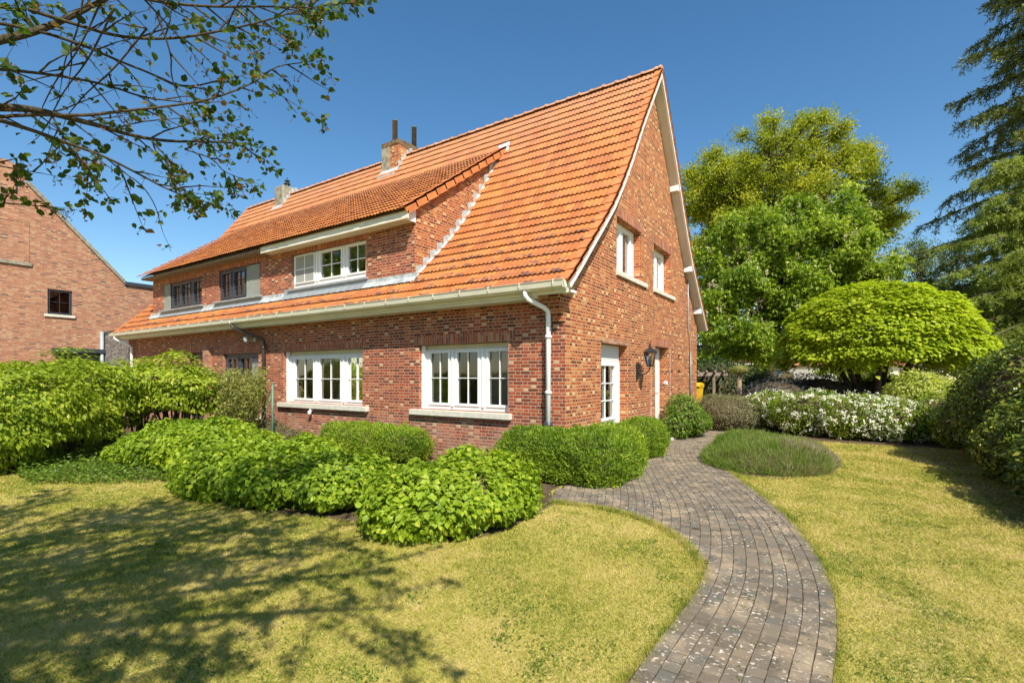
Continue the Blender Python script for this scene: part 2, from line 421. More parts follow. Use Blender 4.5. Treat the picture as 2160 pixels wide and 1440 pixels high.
def leaves(name, C, N, size, mat, parent, kind='ovate', T=None, rnd=None):
    n = len(C)
    if n == 0: return None
    tv, tf = LEAF[kind]
    N = unit(N)
    if T is None: T = rng.normal(size=(n, 3)) + np.array([0, 0, -.5])
    T = T - N * np.sum(T * N, axis=1, keepdims=True); T = unit(T)
    B = np.cross(N, T)
    size = np.broadcast_to(size, (n,)).reshape(n, 1, 1)
    L = tv[None, :, :] * size
    V = C[:, None, :] + L[:, :, 0:1] * T[:, None, :] + L[:, :, 1:2] * B[:, None, :] + L[:, :, 2:3] * N[:, None, :]
    F = tf[None, :, :] + (np.arange(n) * len(tv))[:, None, None]
    rnd = rng.random(n) if rnd is None else np.clip(rnd, 0, 1)
    return np_mesh(name, V.reshape(-1, 3), F.reshape(-1, 3), mat, parent, {'rnd': np.repeat(rnd, len(tf))})
_ph = rng.random((24, 4)) * 6.28
_dr = unit(rng.normal(size=(24, 3)))
def fnoise(P, s):
    """cheap smooth noise, about -1..1"""
    o = np.zeros(len(P))
    for i in range(12):
        k = s * (1 + .35 * i)
        o += np.sin(P @ _dr[i] * k + _ph[i, 0]) * np.cos(P @ _dr[i + 12] * k * .8 + _ph[i, 1]) / (1 + .25 * i)
    return o / 3.2
def sblob(d, p):
    return d / (np.sum(np.abs(d) ** p, axis=1, keepdims=True) ** (1 / p))
def blob_surface(blobs, n, p=2.0, depth=.16, namp=.10, ns=2.5, zmin=.03):
    """points and outward normals in the outer shell of a union of (super)ellipsoids"""
    B = np.array(blobs, float)
    A = B[:, 3] * B[:, 4] + B[:, 4] * B[:, 5] + B[:, 3] * B[:, 5]
    idx = rng.choice(len(B), size=int(n * 1.8), p=A / A.sum())
    c, r = B[idx, :3], B[idx, 3:6]
    d = unit(rng.normal(size=(len(idx), 3)))
    s = sblob(d, p)
    k = 1 - np.abs(rng.normal(size=(len(idx), 1))) * depth
    P = c + s * r * k
    P = P + unit(s / r) * (fnoise(P, ns) * namp)[:, None]
    ok = P[:, 2] > zmin
    for j in range(len(B)):
        q = (np.sum(np.abs((P - B[j, :3]) / B[j, 3:6]) ** p, axis=1)) ** (1 / p)
        ok &= ~((q < .80) & (idx != j))
    P, N = P[ok], unit((s / r)[ok])
    return P[:n], N[:n]
def core_mesh(name, blobs, k, mat, parent, p=2.0, zmin=.0):
    mb = MB()
    for (x, y, z, a, b, c) in blobs:
        g = bmesh.ops.create_icosphere(mb.bm, subdivisions=3, radius=1)
        for v in g['verts']:
            d = np.array(v.co)[None]
            s = sblob(d, p)[0] * k * (1 + random.uniform(-.05, .05))
            v.co = Vector((x + s[0] * a, y + s[1] * b, max(zmin, z + s[2] * c)))
    return mb.build(name, mat, parent)
def shrub(name, label, cat, blobs, n, size, leafmat, kind='ovate', p=2.0, depth=.16, namp=.10, ns=2.5, up=.5, core=.78,
          group=None, stems=0, seed=None, patch=.35, zmin=.03, spread=.6, flowers=None, droop=None, layer=0, shoots=0):
    B = np.array(blobs, float)
    cx, cy = float(B[:, 0].mean()), float(B[:, 1].mean())
    t = empty(name, (cx, cy, 0), label, cat, group)
    P, N = blob_surface(blobs, n, p, depth, namp, ns, zmin)
    Nn = unit(N + np.array([0, 0, up]) + rng.normal(size=P.shape) * spread)
    rn = .5 + fnoise(P, 3.3) * patch + rng.normal(size=len(P)) * .22
    T = None
    if layer: P = P + N * (layer * np.sin(P[:, 2] * 13 + fnoise(P, 1.8) * 5))[:, None]
    if shoots: T = N * .5 + np.array([0, 0, shoots]) + rng.normal(size=P.shape) * .7; Nn = rng.normal(size=P.shape) + N * .5
    if droop is not None: T = N * (1 - droop) + np.array([0, 0, -droop]) + rng.normal(size=P.shape) * .35
    leaves('foliage', P, Nn, size * rng.uniform(.65, 1.25, len(P)), M[leafmat], t, kind, T=T, rnd=rn)
    if core: core_mesh('inner_twigs', blobs, core, M['twig'], t, p)
    if stems:
        mb = MB()
        for i in range(stems):
            b = blobs[i % len(blobs)]
            a = random.uniform(0, 6.28); rr = random.uniform(.1, .8)
            bx, by = b[0] + random.uniform(-.25, .25) * b[3], b[1] + random.uniform(-.25, .25) * b[4]
            ex, ey, ez = b[0] + math.cos(a) * b[3] * rr, b[1] + math.sin(a) * b[4] * rr, b[2] + b[5] * random.uniform(-.3, .7)
            m = ((bx + ex) / 2 + random.uniform(-.08, .08), (by + ey) / 2 + random.uniform(-.08, .08), ez * .5)
            mb.tube([(bx, by, 0), m, (ex, ey, ez)], [.028, .018, .006], 6)
        mb.build('stem', M['bark'], t)
    if flowers:
        nf, fs = flowers
        P, N = blob_surface(blobs, nf, p, .03, namp, ns, .08)
        P = P + N * .03
        kk = fnoise(P, 4.5) > -.12; P, N = P[kk], N[kk]
        # each head: several small petals
        k = 7
        PP = np.repeat(P, k, axis=0) + rng.normal(size=(len(P) * k, 3)) * fs * .45
        leaves('flowers', PP, np.repeat(N, k, axis=0) + rng.normal(size=PP.shape) * .5 + np.array([0, 0, .3]), fs * rng.uniform(.5, .9, len(PP)), M['flower'], t, 'wide')['kind'] = 'stuff'
    return t

def bez(a, b, c, n=6):
    a, b, c = map(np.array, (a, b, c)); return [tuple(a * (1 - t) ** 2 + 2 * b * t * (1 - t) + c * t * t) for t in np.linspace(0, 1, n)]
def tree(name, label, base, trunk_h, trunk_r, clumps, nleaf, lsize, leafmat, kind='ovate', csize=1.0, bark='bark', lean=(0, 0), flat=.75,
         group=None, cat='tree', candles=0, limb_r=.10, fork=None, patch=.3, hang=.2, nfork=5, sparse=1.0):
    """clumps: (n,3) centres of leaf clumps"""
    t = empty(name, base, label, cat, group)
    bx, by = base[0], base[1]
    mb = MB()
    top = np.array([bx + lean[0], by + lean[1], trunk_h])
    tp = bez((bx, by, -.05), (bx + lean[0] * .2, by + lean[1] * .2, trunk_h * .5), top, 7)
    mb.tube(tp, [trunk_r * (1.25 if i == 0 else 1 - .07 * i) for i in range(7)], 10, jit=.06)
    cl = np.array(clumps)
    # main limbs lead to k cluster means, twigs to every clump
    k = min(nfork, len(cl)); sel = cl[rng.choice(len(cl), k, replace=False)]
    for _ in range(4):
        d = np.linalg.norm(cl[:, None] - sel[None], axis=2); a = d.argmin(1)
        sel = np.array([cl[a == i].mean(0) if (a == i).any() else sel[i] for i in range(k)])
    for i in range(k):
        st = np.array(tp[-1 - (i % 3)]); en = sel[i]
        mid = st * .5 + en * .5 + np.array([0, 0, np.linalg.norm(en - st) * .10]) + rng.normal(size=3) * .2
        path = bez(st, mid, en, 7); r0 = limb_r * 1.6
        mb.tube(path, [r0 * (1 - .11 * q) for q in range(7)], 7, jit=.08)
        for c in cl[a == i]:
            j = random.randint(2, 6)
            s2 = np.array(path[j]); m2 = s2 * .5 + c * .5 + rng.normal(size=3) * csize * .25 + np.array([0, 0, .1 * csize])
            p2 = bez(s2, m2, c, 5); mb.tube(p2, [limb_r * .5 * (1 - .2 * q) for q in range(5)], 5, cap=False)
            for q in range(4):
                e = c + unit(rng.normal(size=3)) * csize * random.uniform(.6, 1.1)
                mb.tube([p2[3], tuple((np.array(p2[3]) + e) / 2 + rng.normal(size=3) * .1 * csize), tuple(e)], [limb_r * .2, limb_r * .13, limb_r * .05], 3, cap=False)
    mb.build('trunk', M[bark], t)
    n = nleaf
    ci = rng.integers(0, len(cl), n)
    d = unit(rng.normal(size=(n, 3)))
    rad = csize * np.minimum(np.abs(rng.normal(size=(n, 1))), 1.5) * .66 * (1 + .35 * fnoise(d * 2 + cl[ci] * 3, 2.0))[:, None]
    P = cl[ci] + d * rad * np.array([1, 1, flat])
    N = unit(d * .5 + np.array([0, 0, .5]) + rng.normal(size=(n, 3)) * .8)
    T = d * .6 + np.array([0, 0, -hang * 2]) + rng.normal(size=(n, 3)) * .5
    cr = rng.normal(size=len(cl)) * .13
    rn = .5 + cr[ci] + fnoise(P, 1.2) * patch * .5 + rng.normal(size=n) * .2
    leaves('crown', P, N, lsize * rng.uniform(.6, 1.25, n), M[leafmat], t, kind, T=T, rnd=rn)
    if candles:
        ci = rng.integers(0, len(cl), candles); d = unit(rng.normal(size=(candles, 3)) + np.array([0, 0, .9]))
        P = cl[ci] + d * csize * 1.0 * np.array([1, 1, flat])
        k = 9
        PP = np.repeat(P, k, axis=0) + np.tile(np.linspace(0, .22, k), candles)[:, None] * np.array([0, 0, 1]) + rng.normal(size=(candles * k, 3)) * .02
        leaves('blossom_candles', PP, rng.normal(size=PP.shape), .075, M['candle'], t, 'wide')
    return t
def clumps_in(ell, n, shell=.55, zmin=None, jitter=.0):
    """random clump centres in the outer part of ellipsoids (x,y,z,a,b,c)"""
    out = []
    E = np.array(ell, float); w = E[:, 3] * E[:, 4] * E[:, 5]; w /= w.sum()
    while len(out) < n:
        e = E[rng.choice(len(E), p=w)]
        d = unit(rng.normal(size=3)); r = shell + (1 - shell) * rng.random() ** .6
        p = e[:3] + d * r * e[3:6]
        if zmin is not None and p[2] < zmin: continue
        out.append(p)
    return np.array(out)

# ================================================================== HOUSES
W = 8.92; YR = W / 2; XS = -8.75; XL = -17.4; XB0 = -15.93; XD = -3.58; YD = .20
PROF = [(-.36, 3.06), (.0, 3.39), (.5, 3.87), (1.0, 4.34), (1.5, 4.83), (1.95, 5.37), (2.4, 5.97), (3.1, 6.99), (4.46, 8.80)]
def zroof(y):
    y = y if y <= YR else W - y
    for (a, za), (b, zb) in zip(PROF, PROF[1:]):
        if y <= b: return za + (zb - za) * (y - a) / (b - a)
    return PROF[-1][1]

def tessel(loops):
    """triangulate an outline with holes; loops of 2-D points"""
    l3 = [[Vector((u, v, 0)) for u, v in lp] for lp in loops]
    flat = [p for lp in loops for p in lp]
    return flat, geometry.tessellate_polygon(l3)
def wall(name, fn, outline, holes, depth, mat, parent, rev_uv=None):
    """fn(u, z, d) -> world, d = depth inward. holes: (u0,u1,z0,z1)"""
    loops = [outline] + [[(a, c), (a, d), (b, d), (b, c)] for a, b, c, d in holes]
    flat, tris = tessel(loops)
    mb = MB()
    vs = [mb.bm.verts.new(fn(u, v, 0)) for u, v in flat]
    for t in tris:
        try: f = mb.bm.faces.new([vs[i] for i in t])
        except ValueError: continue
        for l, i in zip(f.loops, t): l[mb.uv].uv = flat[i]
    for a, b, c, d in holes:
        D = depth
        mb.quad([fn(a, c, 0), fn(a, d, 0), fn(a, d, D), fn(a, c, D)], [(a, c), (a, d), (a + D, d), (a + D, c)])
        mb.quad([fn(b, c, 0), fn(b, c, D), fn(b, d, D), fn(b, d, 0)], [(b, c), (b + D, c), (b + D, d), (b, d)])
        mb.quad([fn(a, d, 0), fn(b, d, 0), fn(b, d, D), fn(a, d, D)], [(a, d), (b, d), (b, d + D), (a, d + D)])
        mb.quad([fn(a, c, 0), fn(a, c, D), fn(b, c, D), fn(b, c, 0)], [(a, c), (a, c - D), (b, c - D), (b, c)])
    bmesh.ops.remove_doubles(mb.bm, verts=mb.bm.verts, dist=1e-5)
    return mb.build(name, mat, parent)
F0 = lambda u, z, d: (u, d, z)                # front wall (faces -Y)
FD = lambda u, z, d: (u, YD + d, z)           # dormer front
FG = lambda u, z, d: (-d, u, z)               # gable (faces +X), u = Y
FB = lambda u, z, d: (u, W - d, z)            # back
FL = lambda u, z, d: (XL + d, u, z)           # far left gable

def fbox(mb, fn, u0, u1, z0, z1, d0, d1, bev=0.0, mi=0):
    a, b = Vector(fn(u0, z0, d0)), Vector(fn(u1, z1, d1)); mb.box(a, b, bev=bev, mi=mi)

def window(parent, fn, op, panes, fd, fmat, label=None, shutter=0.0, munt=(1, 1), screens=(), sill=None, glass='glass', bars=.022,
           curtains=(), room=True, sash=.05, flutes=True, sill_mat='stone', shmat='cream', extra=None, name='window', guide=0.0):
    """op: opening (u0,u1,z0,z1); panes: list of (u0,u1,z0,z1) glass rectangles"""
    u0, u1, z0, z1 = op
    mb = MB()
    pz0 = min(p[2] for p in panes) - sash; pz1 = max(p[3] for p in panes) + sash
    ztop = z1 - shutter
    # fixed frame: bottom, top, jambs, mullions between panes
    ps = sorted(panes)
    fbox(mb, fn, u0 + .004, u1 - .004, z0 + .004, pz0, fd, fd + .09, .004)
    fbox(mb, fn, u0 + .004, u1 - .004, pz1, ztop - .003, fd, fd + .09, .004)
    edges = [u0 + .004] + [e for p in ps for e in (p[0] - sash, p[1] + sash)] + [u1 - .004]
    for i in range(0, len(edges), 2):
        a, b = edges[i], edges[i + 1]
        if b - a < .012: continue
        fbox(mb, fn, a, b, pz0, pz1, fd + .002, fd + .085, .003)
        if flutes and b - a > .05:
            for q in (.25, .75):
                c = a + (b - a) * q; fbox(mb, fn, c - .012, c + .012, pz0, pz1, fd - .014, fd + .004, .003)
            if b - a > .10: fbox(mb, fn, (a + b) / 2 - .02, (a + b) / 2 + .02, pz0 - .01, pz1 + .01, fd - .028, fd + .004, .004)
    if guide:
        fbox(mb, fn, u0 + .004, u0 + .07, z0 + .004, z1 - .004, guide, fd - .001, .005); fbox(mb, fn, u1 - .07, u1 - .004, z0 + .004, z1 - .004, guide, fd - .001, .005)
    for p in ps:      # sashes
        a, b, c, d = p
        for (x0, x1, y0, y1) in ((a - sash + .001, a, c - sash, d + sash), (b, b + sash - .001, c - sash, d + sash), (a, b, c - sash, c), (a, b, d, d + sash)):
            fbox(mb, fn, x0, x1, y0 + .001, y1 - .001, fd - .018, fd + .05, .004)
        nx, nz = munt
        for i in range(nx):
            c_ = a + (b - a) * (i + 1) / (nx + 1); fbox(mb, fn, c_ - bars / 2, c_ + bars / 2, c, d, fd + .012, fd + .034)
        for i in range(nz):
            c_ = c + (d - c) * (i + 1) / (nz + 1); fbox(mb, fn, a, b, c_ - bars / 2, c_ + bars / 2, fd + .010, fd + .036)
    w = mb.build(name, M[fmat], parent)
    if label: w['label'] = label
    g = MB()
    for a, b, c, d in ps: g.quad([fn(a, c, fd + .040), fn(b, c, fd + .040), fn(b, d, fd + .040), fn(a, d, fd + .040)])
    g.build('pane', M[glass], w)
    if shutter:
        s = MB(); n = max(2, int(shutter / .035))
        fbox(s, fn, u0 + .004, u1 - .004, z1 - shutter, z1 - .004, fd + .03, fd + .1)
        for i in range(n):
            q = z1 - shutter + (shutter - .01) * i / n
            fbox(s, fn, u0 + .02, u1 - .02, q + .004, q + (shutter - .01) / n - .003, fd + .012, fd + .04, .004)
        s.build('shutter_box', M[shmat], w)
    for (a, b, c, d) in screens:
        s = MB()
        fbox(s, fn, a - .02, b + .02, c - .02, d + .02, fd - .028, fd - .020)
        so = s.build('insect_screen', M['screen'] if fmat == 'white' else M['grey_panel'], w)
        s = MB()
        for (x0, x1, y0, y1) in ((a - .045, a - .02, c - .045, d + .045), (b + .02, b + .045, c - .045, d + .045), (a - .02, b + .02, c - .045, c - .02), (a - .02, b + .02, d + .02, d + .045)):
            fbox(s, fn, x0, x1, y0, y1, fd - .034, fd - .012)
        if fmat == 'white':
            fbox(s, fn, (a + b) / 2 - .012, (a + b) / 2 + .012, c - .02, d + .02, fd - .032, fd - .018)
            fbox(s, fn, a - .02, b + .02, (c + d) / 2 - .012, (c + d) / 2 + .012, fd - .033, fd - .018)
        s.build('screen_frame', M[fmat if fmat == 'white' else 'grey_panel'], w)
    if sill:
        a, b, c, d, out = sill
        s = MB(); fbox(s, fn, a, b, c, d, -out, fd + .003, .006); s.build('sill', M[sill_mat], w)
    for (a, b, c, d) in curtains:
        s = MB(); n = 14; pts = []
        for i in range(n + 1):
            u = a + (b - a) * i / n; dd = fd + .22 + .03 * math.sin(i * 2.1)
            pts.append((u, dd))
        for (ua, da), (ub, db) in zip(pts, pts[1:]):
            f = s.quad([fn(ua, c, da), fn(ub, c, db), fn(ub, d, db), fn(ua, d, da)]); f.smooth = True
        s.build('curtain', M['curtain'], w)
    if room:
        s = MB(); e = fd + .092; D = 2.6
        a, b, c, d = u0 - .35, u1 + .35, max(.12, z0 - .8), z1 + .12
        s.quad([fn(a, c, D), fn(b, c, D), fn(b, d, D), fn(a, d, D)])
        s.quad([fn(a, c, e), fn(a, c, D), fn(a, d, D), fn(a, d, e)]); s.quad([fn(b, c, e), fn(b, d, e), fn(b, d, D), fn(b, c, D)])
        s.quad([fn(a, c, e), fn(b, c, e), fn(b, c, D), fn(a, c, D)]); s.quad([fn(a, d, e), fn(a, d, D), fn(b, d, D), fn(b, d, e)])
        # inner face of the wall round the opening
        for (x0, x1, y0, y1) in ((a, u0, c, d), (u1, b, c, d), (u0, u1, z1, d), (u0, u1, c, z0)):
            s.quad([fn(x0, y0, e), fn(x0, y1, e), fn(x1, y1, e), fn(x1, y0, e)])
        s.build('room_interior', M['room'], w)
    return w

def tile_sheet(name, x0, x1, pts, parent, mat, keep=None, row=.318, tw=.20, back=False, sx=.02, seed=1, rowoff=0):
    """pantile roof sheet between x0..x1 following the (y,z) polyline pts from the eaves up"""
    P = np.array(pts, float); seg = np.linalg.norm(np.diff(P, axis=0), axis=1); cum = np.concatenate([[0], np.cumsum(seg)])
    L = cum[-1]; nr = max(1, round(L / row)); row = L / nr
    def at(s):
        s = min(max(s, 0), L); i = min(int(np.searchsorted(cum, s, 'right')) - 1, len(seg) - 1)
        t = (P[i + 1] - P[i]) / seg[i]; return P[i] + t * (s - cum[i]), t
    i0, i1 = math.floor(x0 / sx), math.ceil(x1 / sx)
    xs = np.clip(np.arange(i0, i1 + 1) * sx, x0, x1)
    u = xs / tw
    pf = (u * 2) % 1.0; prof = .028 * np.where(pf < .28, np.sin(np.pi * pf / .56), np.cos(np.pi * (pf - .28) / 1.44) ** 1.0 * (pf >= .28)) * .8
    rg = np.random.default_rng(seed)
    V, F, UV = [], [], []; base = 0; nx = len(xs)
    ti = np.floor(u + 1e-6).astype(int); ti -= ti.min()
    for r in range(nr):
        p0, t0 = at(r * row - .035); p1, t1 = at((r + 1) * row)
        if r == 0: p0, t0 = P[0] - t0 * .03, t0
        n0 = np.array([-t0[1], t0[0]]); n0 = n0 if n0[1] > 0 else -n0
        n1 = np.array([-t1[1], t1[0]]); n1 = n1 if n1[1] > 0 else -n1
        jh = rg.normal(size=ti.max() + 2) * .0025; js = rg.normal(size=ti.max() + 2) * .004
        h = jh[ti]; sl = js[ti]
        lo = p0[None] + t0[None] * sl[:, None]; hi = p1[None] + 0 * sl[:, None]
        rows = [lo + n0 * (.026 + prof * 1.15 + h)[:, None], lo + n0 * (.042 + prof * 1.15 + h)[:, None], hi + n1 * (.008 + prof)[:, None]]
        for q in rows: V.append(np.column_stack([xs, q[:, 0], q[:, 1]]))
        a = np.arange(nx - 1)
        for k, (va, vb) in enumerate(((0.0, .02), (.02, .98))):
            if keep is None: m = np.ones(nx - 1, bool)
            else: m = np.array([keep((xs[i] + xs[i + 1]) / 2, (p0[0] + p1[0]) / 2) for i in a])
            aa = a[m]
            f = np.column_stack([aa, aa + 1, aa + 1 + nx, aa + nx]) + base + k * nx
            F.append(f)
            uu0, uu1 = u[aa], u[aa + 1] - 1e-4
            fl = np.floor((uu0 + uu1) / 2); uu0 = np.clip(uu0, fl, fl + .999); uu1 = np.clip(uu1, fl, fl + .999)
            rr = r + rowoff
            UV.append(np.stack([np.column_stack([uu0, np.full_like(uu0, rr + va)]), np.column_stack([uu1, np.full_like(uu0, rr + va)]),
                                np.column_stack([uu1, np.full_like(uu0, rr + vb)]), np.column_stack([uu0, np.full_like(uu0, rr + vb)])], axis=1))
        base += 3 * nx
    V = np.concatenate(V); F = np.concatenate(F); UV = np.concatenate(UV)
    if back: F = F[:, ::-1]; UV = UV[:, ::-1]
    return np_mesh(name, V, F, mat, parent, uvs=UV.reshape(-1, 2))

YJ = 3.42     # where the dormer roof meets the main slope
DE = (-.16, 4.935); DT = (YJ, 7.50)
houses = {}
for key, xa, xb in (('A', XS, 0.0), ('B', XL, XS)):
    lab = ('right half of the semi-detached brick house, white windows and tall gable facing the curving path' if key == 'A'
           else 'left half of the semi-detached brick house, dark grey window frames and brown downpipe')
    houses[key] = empty('brick_house', ((xa + xb) / 2, YR, 0), lab, 'house', 'brick houses')
HA, HB = houses['A'], houses['B']

# ---- front walls
opR = (-3.28, -1.12, .94, 2.215); opL = (-7.93, -4.96, .94, 2.215)
wall('front_wall', F0, [(XS, -.1), (0, -.1), (0, 3.12), (XS, 3.12)], [opR, opL], .26, M['brick_front'], HA)
opBw = (-10.85, -9.05, .55, 2.21); opBd = (-12.98, -11.85, .1, 2.30)
wall('front_wall', F0, [(XL, -.1), (XS, -.1), (XS, 3.12), (XL, 3.12)], [opBw, opBd], .14, M['brick_front'], HB)
# ---- gable wall with its curved eaves line
low = (1.47, 2.87, .50, 2.235); up1 = (2.25, 3.71, 3.72, 4.83); up2 = (4.63, 6.03, 3.72, 4.80); dr = (4.74, 5.86, .08, 2.33)
nich = [(6.12, 6.27, 1.60, 1.75), (6.78, 7.02, 1.60, 1.75), (6.12, 6.22, 1.17, 1.25), (6.78, 7.02, 1.12, 1.26), (6.12, 6.22, 2.06, 2.14), (6.78, 7.02, 2.03, 2.17), (6.44, 6.54, 2.44, 2.62)]
gout = [(0, -.1), (W, -.1), (W, zroof(W) - .06)]
ys = [W - y for y, _ in PROF if 0 < y < YR]
gout += [(y, zroof(y) - .06) for y in sorted(ys, reverse=True)] + [(YR, zroof(YR) - .06)] + [(y, z - .06) for y, z in reversed(PROF) if 0 < y < YR] + [(0, zroof(0) - .06)]
wall('gable_wall', FG, gout, [low, up1, up2, dr] + nich, .27, M['brick_gable'], HA)
for a, b, c, d in nich: s = MB(); s.quad([FG(a, c, .26), FG(b, c, .26), FG(b, d, .26), FG(a, d, .26)], [(a, c), (b, c), (b, d), (a, d)]); s.build('niche_back', M['brick_front'], HA)
# back walls, far left gable (plain: never seen in the photo)
wall('back_wall', FB, [(XS, -.1), (0, -.1), (0, 3.1), (XS, 3.1)], [], .1, M['brick_gable'], HA)
wall('back_wall', FB, [(XL, -.1), (XS, -.1), (XS, 3.1), (XL, 3.1)], [], .1, M['brick_gable'], HB)
wall('gable_wall', FL, gout, [], .1, M['brick_gable'], HB)
# ---- dormer walls
dW = (-7.90, -5.08, 3.80, 4.66)
zc = 4.88
wall('dormer_wall', FD, [(XS, 3.45), (XD, 3.45), (XD, zc + .1), (XS, zc + .1)], [dW], .10, M['brick_front'], HA)
dB1 = (-15.13, -12.52, 3.77, 4.64); dB2 = (-11.52, -9.32, 3.77, 4.68)
wall('dormer_wall', FD, [(XB0, 3.45), (XS, 3.45), (XS, zc + .1), (XB0, zc + .1)], [dB1, dB2], .10, M['brick_front'], HB)
def zdorm(y): return DE[1] + (DT[1] - DE[1]) * (y - DE[0]) / (DT[0] - DE[0])
ck = [(YD, 3.45)] + [(y, zroof(y) - .12) for y in np.linspace(YD + .1, YJ - .02, 12)] + [(y, zdorm(y) - .03) for y in np.linspace(YJ - .06, YD, 6)]
wall('dormer_cheek', lambda u, z, d: (XD - d, u, z), ck, [], .1, M['brick_gable'], HA)
wall('dormer_cheek', lambda u, z, d: (XB0 + d, u, z), ck, [], .1, M['brick_gable'], HB)
# ---- lintels (soldier courses), 3 mm proud
def soldier(fn, u0, u1, z0, z1, parent, mat='brick_soldier', out=.003):
    s = MB(); 
    s.quad([fn(u0, z0, -out), fn(u1, z0, -out), fn(u1, z1, -out), fn(u0, z1, -out)], [(u0, z0), (u1, z0), (u1, z1), (u0, z1)])
    for a, b, c, d in ((u0, u1, z0, z0), (u0, u1, z1, z1)): s.quad([fn(a, c, -out), fn(b, c, -out), fn(b, c, .001), fn(a, c, .001)], [(a, c), (b, c), (b, c), (a, c)])
    for a in (u0, u1): s.quad([fn(a, z0, -out), fn(a, z1, -out), fn(a, z1, .001), fn(a, z0, .001)], [(a, z0), (a, z1), (a, z1), (a, z0)])
    s.build('lintel', M[mat] if isinstance(mat, str) else mat, parent)
for u0, u1 in ((opR[0] - .12, opR[1] + .12), (opL[0] - .12, opL[1] + .12)): soldier(F0, u0, u1, 2.217, 2.40, HA)
soldier(F0, opBw[0] - .1, opBw[1] + .1, 2.212, 2.42, HB); soldier(F0, opBd[0] - .12, opBd[1] + .12, 2.302, 2.50, HB)
soldier(FD, dW[0] - .1, dW[1] + .1, 4.662, 4.86, HA)
soldier(FD, dB1[0] - .1, dB1[1] + .1, 4.642, 4.84, HB); soldier(FD, dB2[0] - .1, dB2[1] + .1, 4.682, 4.86, HB)
soldier(FG, up1[0] - .05, up1[1] + .1, 4.832, 5.03, HA); soldier(FG, up2[0] - .05, up2[1] + .1, 4.802, 5.0, HA)
soldier(FG, low[0] - .04, low[1] + .1, 2.237, 2.33, HA, 'brick_pale'); soldier(FG, dr[0] - .04, dr[1] + .1, 2.332, 2.53, HA)
# light expansion joints by the door
for y in (4.42, 6.02): s = MB(); s.box((-.002, y - .007, .1), (.003, y + .007, 2.35)); s.build('mortar_joint', M['stone'], HA)

# ---- windows of the right half
def cols(*xs): return [(xs[i], xs[i + 1]) for i in range(0, len(xs), 2)]
wR = window(HA, F0, opR, [(a, b, 1.07, 2.05) for a, b in cols(-3.10, -2.63, -2.41, -1.91, -1.66, -1.19)], .155, 'white', guide=.075, shutter=.09,
       sill=(-3.46, -1.04, .83, .939, .09), curtains=[(-3.5, -2.98, .95, 2.1)], bars=.015)
wL = window(HA, F0, opL, [(a, b, 1.05, 2.01) for a, b in cols(-7.66, -6.92, -6.66, -5.90, -5.64, -5.06)], .155, 'white', guide=.075, shutter=.11,
       sill=(-8.08, -4.74, .83, .939, .09), curtains=[(-8.2, -7.65, .95, 2.1), (-5.55, -5.30, .95, 2.1)], bars=.017)
wD = window(HA, FD, dW, [(a, b, 3.97, 4.58) for a, b in cols(-7.76, -7.06, -6.80, -6.03, -5.78, -5.16)], .075, 'white',
       screens=[(-7.76, -7.06, 3.97, 4.58)], bars=.018, sill=(-8.0, -5.0, 3.745, 3.799, .05), sill_mat='zinc')
window(HA, FG, low, [(1.66, 2.56, .75, 1.80)], .175, 'white', shutter=.36, munt=(1, 2), sill=(1.42, 2.92, .40, .499, .05), curtains=[(2.2, 2.7, .55, 1.9)], flutes=False, bars=.02, shmat='white')
for op in (up1, up2):
    z0, z1 = op[2], op[3]
    window(HA, FG, op, [(op[0] + .12, op[0] + .56, z0 + .12, z1 - .12), (op[0] + .72, op[0] + 1.18, z0 + .12, z1 - .12)], .17, 'white', munt=(0, 0),
           sill=(op[0] - .04, op[1] + .34, z0 - .10, z0 - .001, .05), curtains=[(op[0] + 1.22, op[0] + 1.40, z0 + .05, z1 - .1)], flutes=False)
# ---- front door in the gable
s = MB(); fbox(s, FG, dr[0] + .004, dr[1] - .004, dr[2], dr[3] - .004, .235, .265)
d0 = s.build('door', M['white'], HA)
s = MB()
for a, b, c, d in ((4.86, 5.22, .25, .95), (5.38, 5.74, .25, .95), (4.86, 5.22, 1.15, 2.15), (5.38, 5.74, 1.15, 2.15)): fbox(s, FG, a, b, c, d, .215, .234, .01)
s.build('door_panel', M['white'], d0)
s = MB(); s.tube([FG(4.90, 1.0, .235), FG(4.90, 1.0, .15), FG(4.90, 1.15, .12), FG(4.90, 1.38, .12), FG(4.90, 1.5, .15), FG(4.90, 1.5, .235)], .013, 8); s.build('door_handle', M['black_metal'], d0)
s = MB(); s.box((0, 4.66, 0), (.32, 5.94, .075), bev=.01); s.build('doorstep', M['stone'], HA)

# ---- windows of the left half
wB = window(HB, F0, opBw, [(a, b, 1.0, 2.07) for a, b in cols(-10.70, -10.18, -10.02, -9.48)], .06, 'anthracite', screens=[(-9.36, -9.14, .72, 1.9)], munt=(1, 2),
       sill=(-10.98, -8.95, .45, .549, .07), glass='glass_dark', flutes=False, bars=.016)
window(HB, FD, dB1, [(a, b, 3.88, 4.52) for a, b in cols(-14.50, -14.03, -13.92, -13.38, -13.12, -12.62)], .045, 'anthracite', screens=[(-15.08, -14.72, 3.83, 4.58)],
       munt=(1, 2), sill=(-15.3, -12.4, 3.72, 3.769, .09), sill_mat='zinc', glass='glass_dark', flutes=False, bars=.014)
window(HB, FD, dB2, [(a, b, 3.89, 4.56) for a, b in cols(-11.38, -10.92, -10.72, -10.18)], .045, 'anthracite', screens=[(-9.98, -9.42, 3.83, 4.60)],
       munt=(1, 2), sill=(-11.72, -9.2, 3.72, 3.769, .09), sill_mat='zinc', glass='glass_dark', flutes=False, bars=.014)
s = MB(); fbox(s, F0, opBd[0] + .004, opBd[1] - .004, .1, 2.296, .12, .18); dd = s.build('door', M['anthracite'], HB)
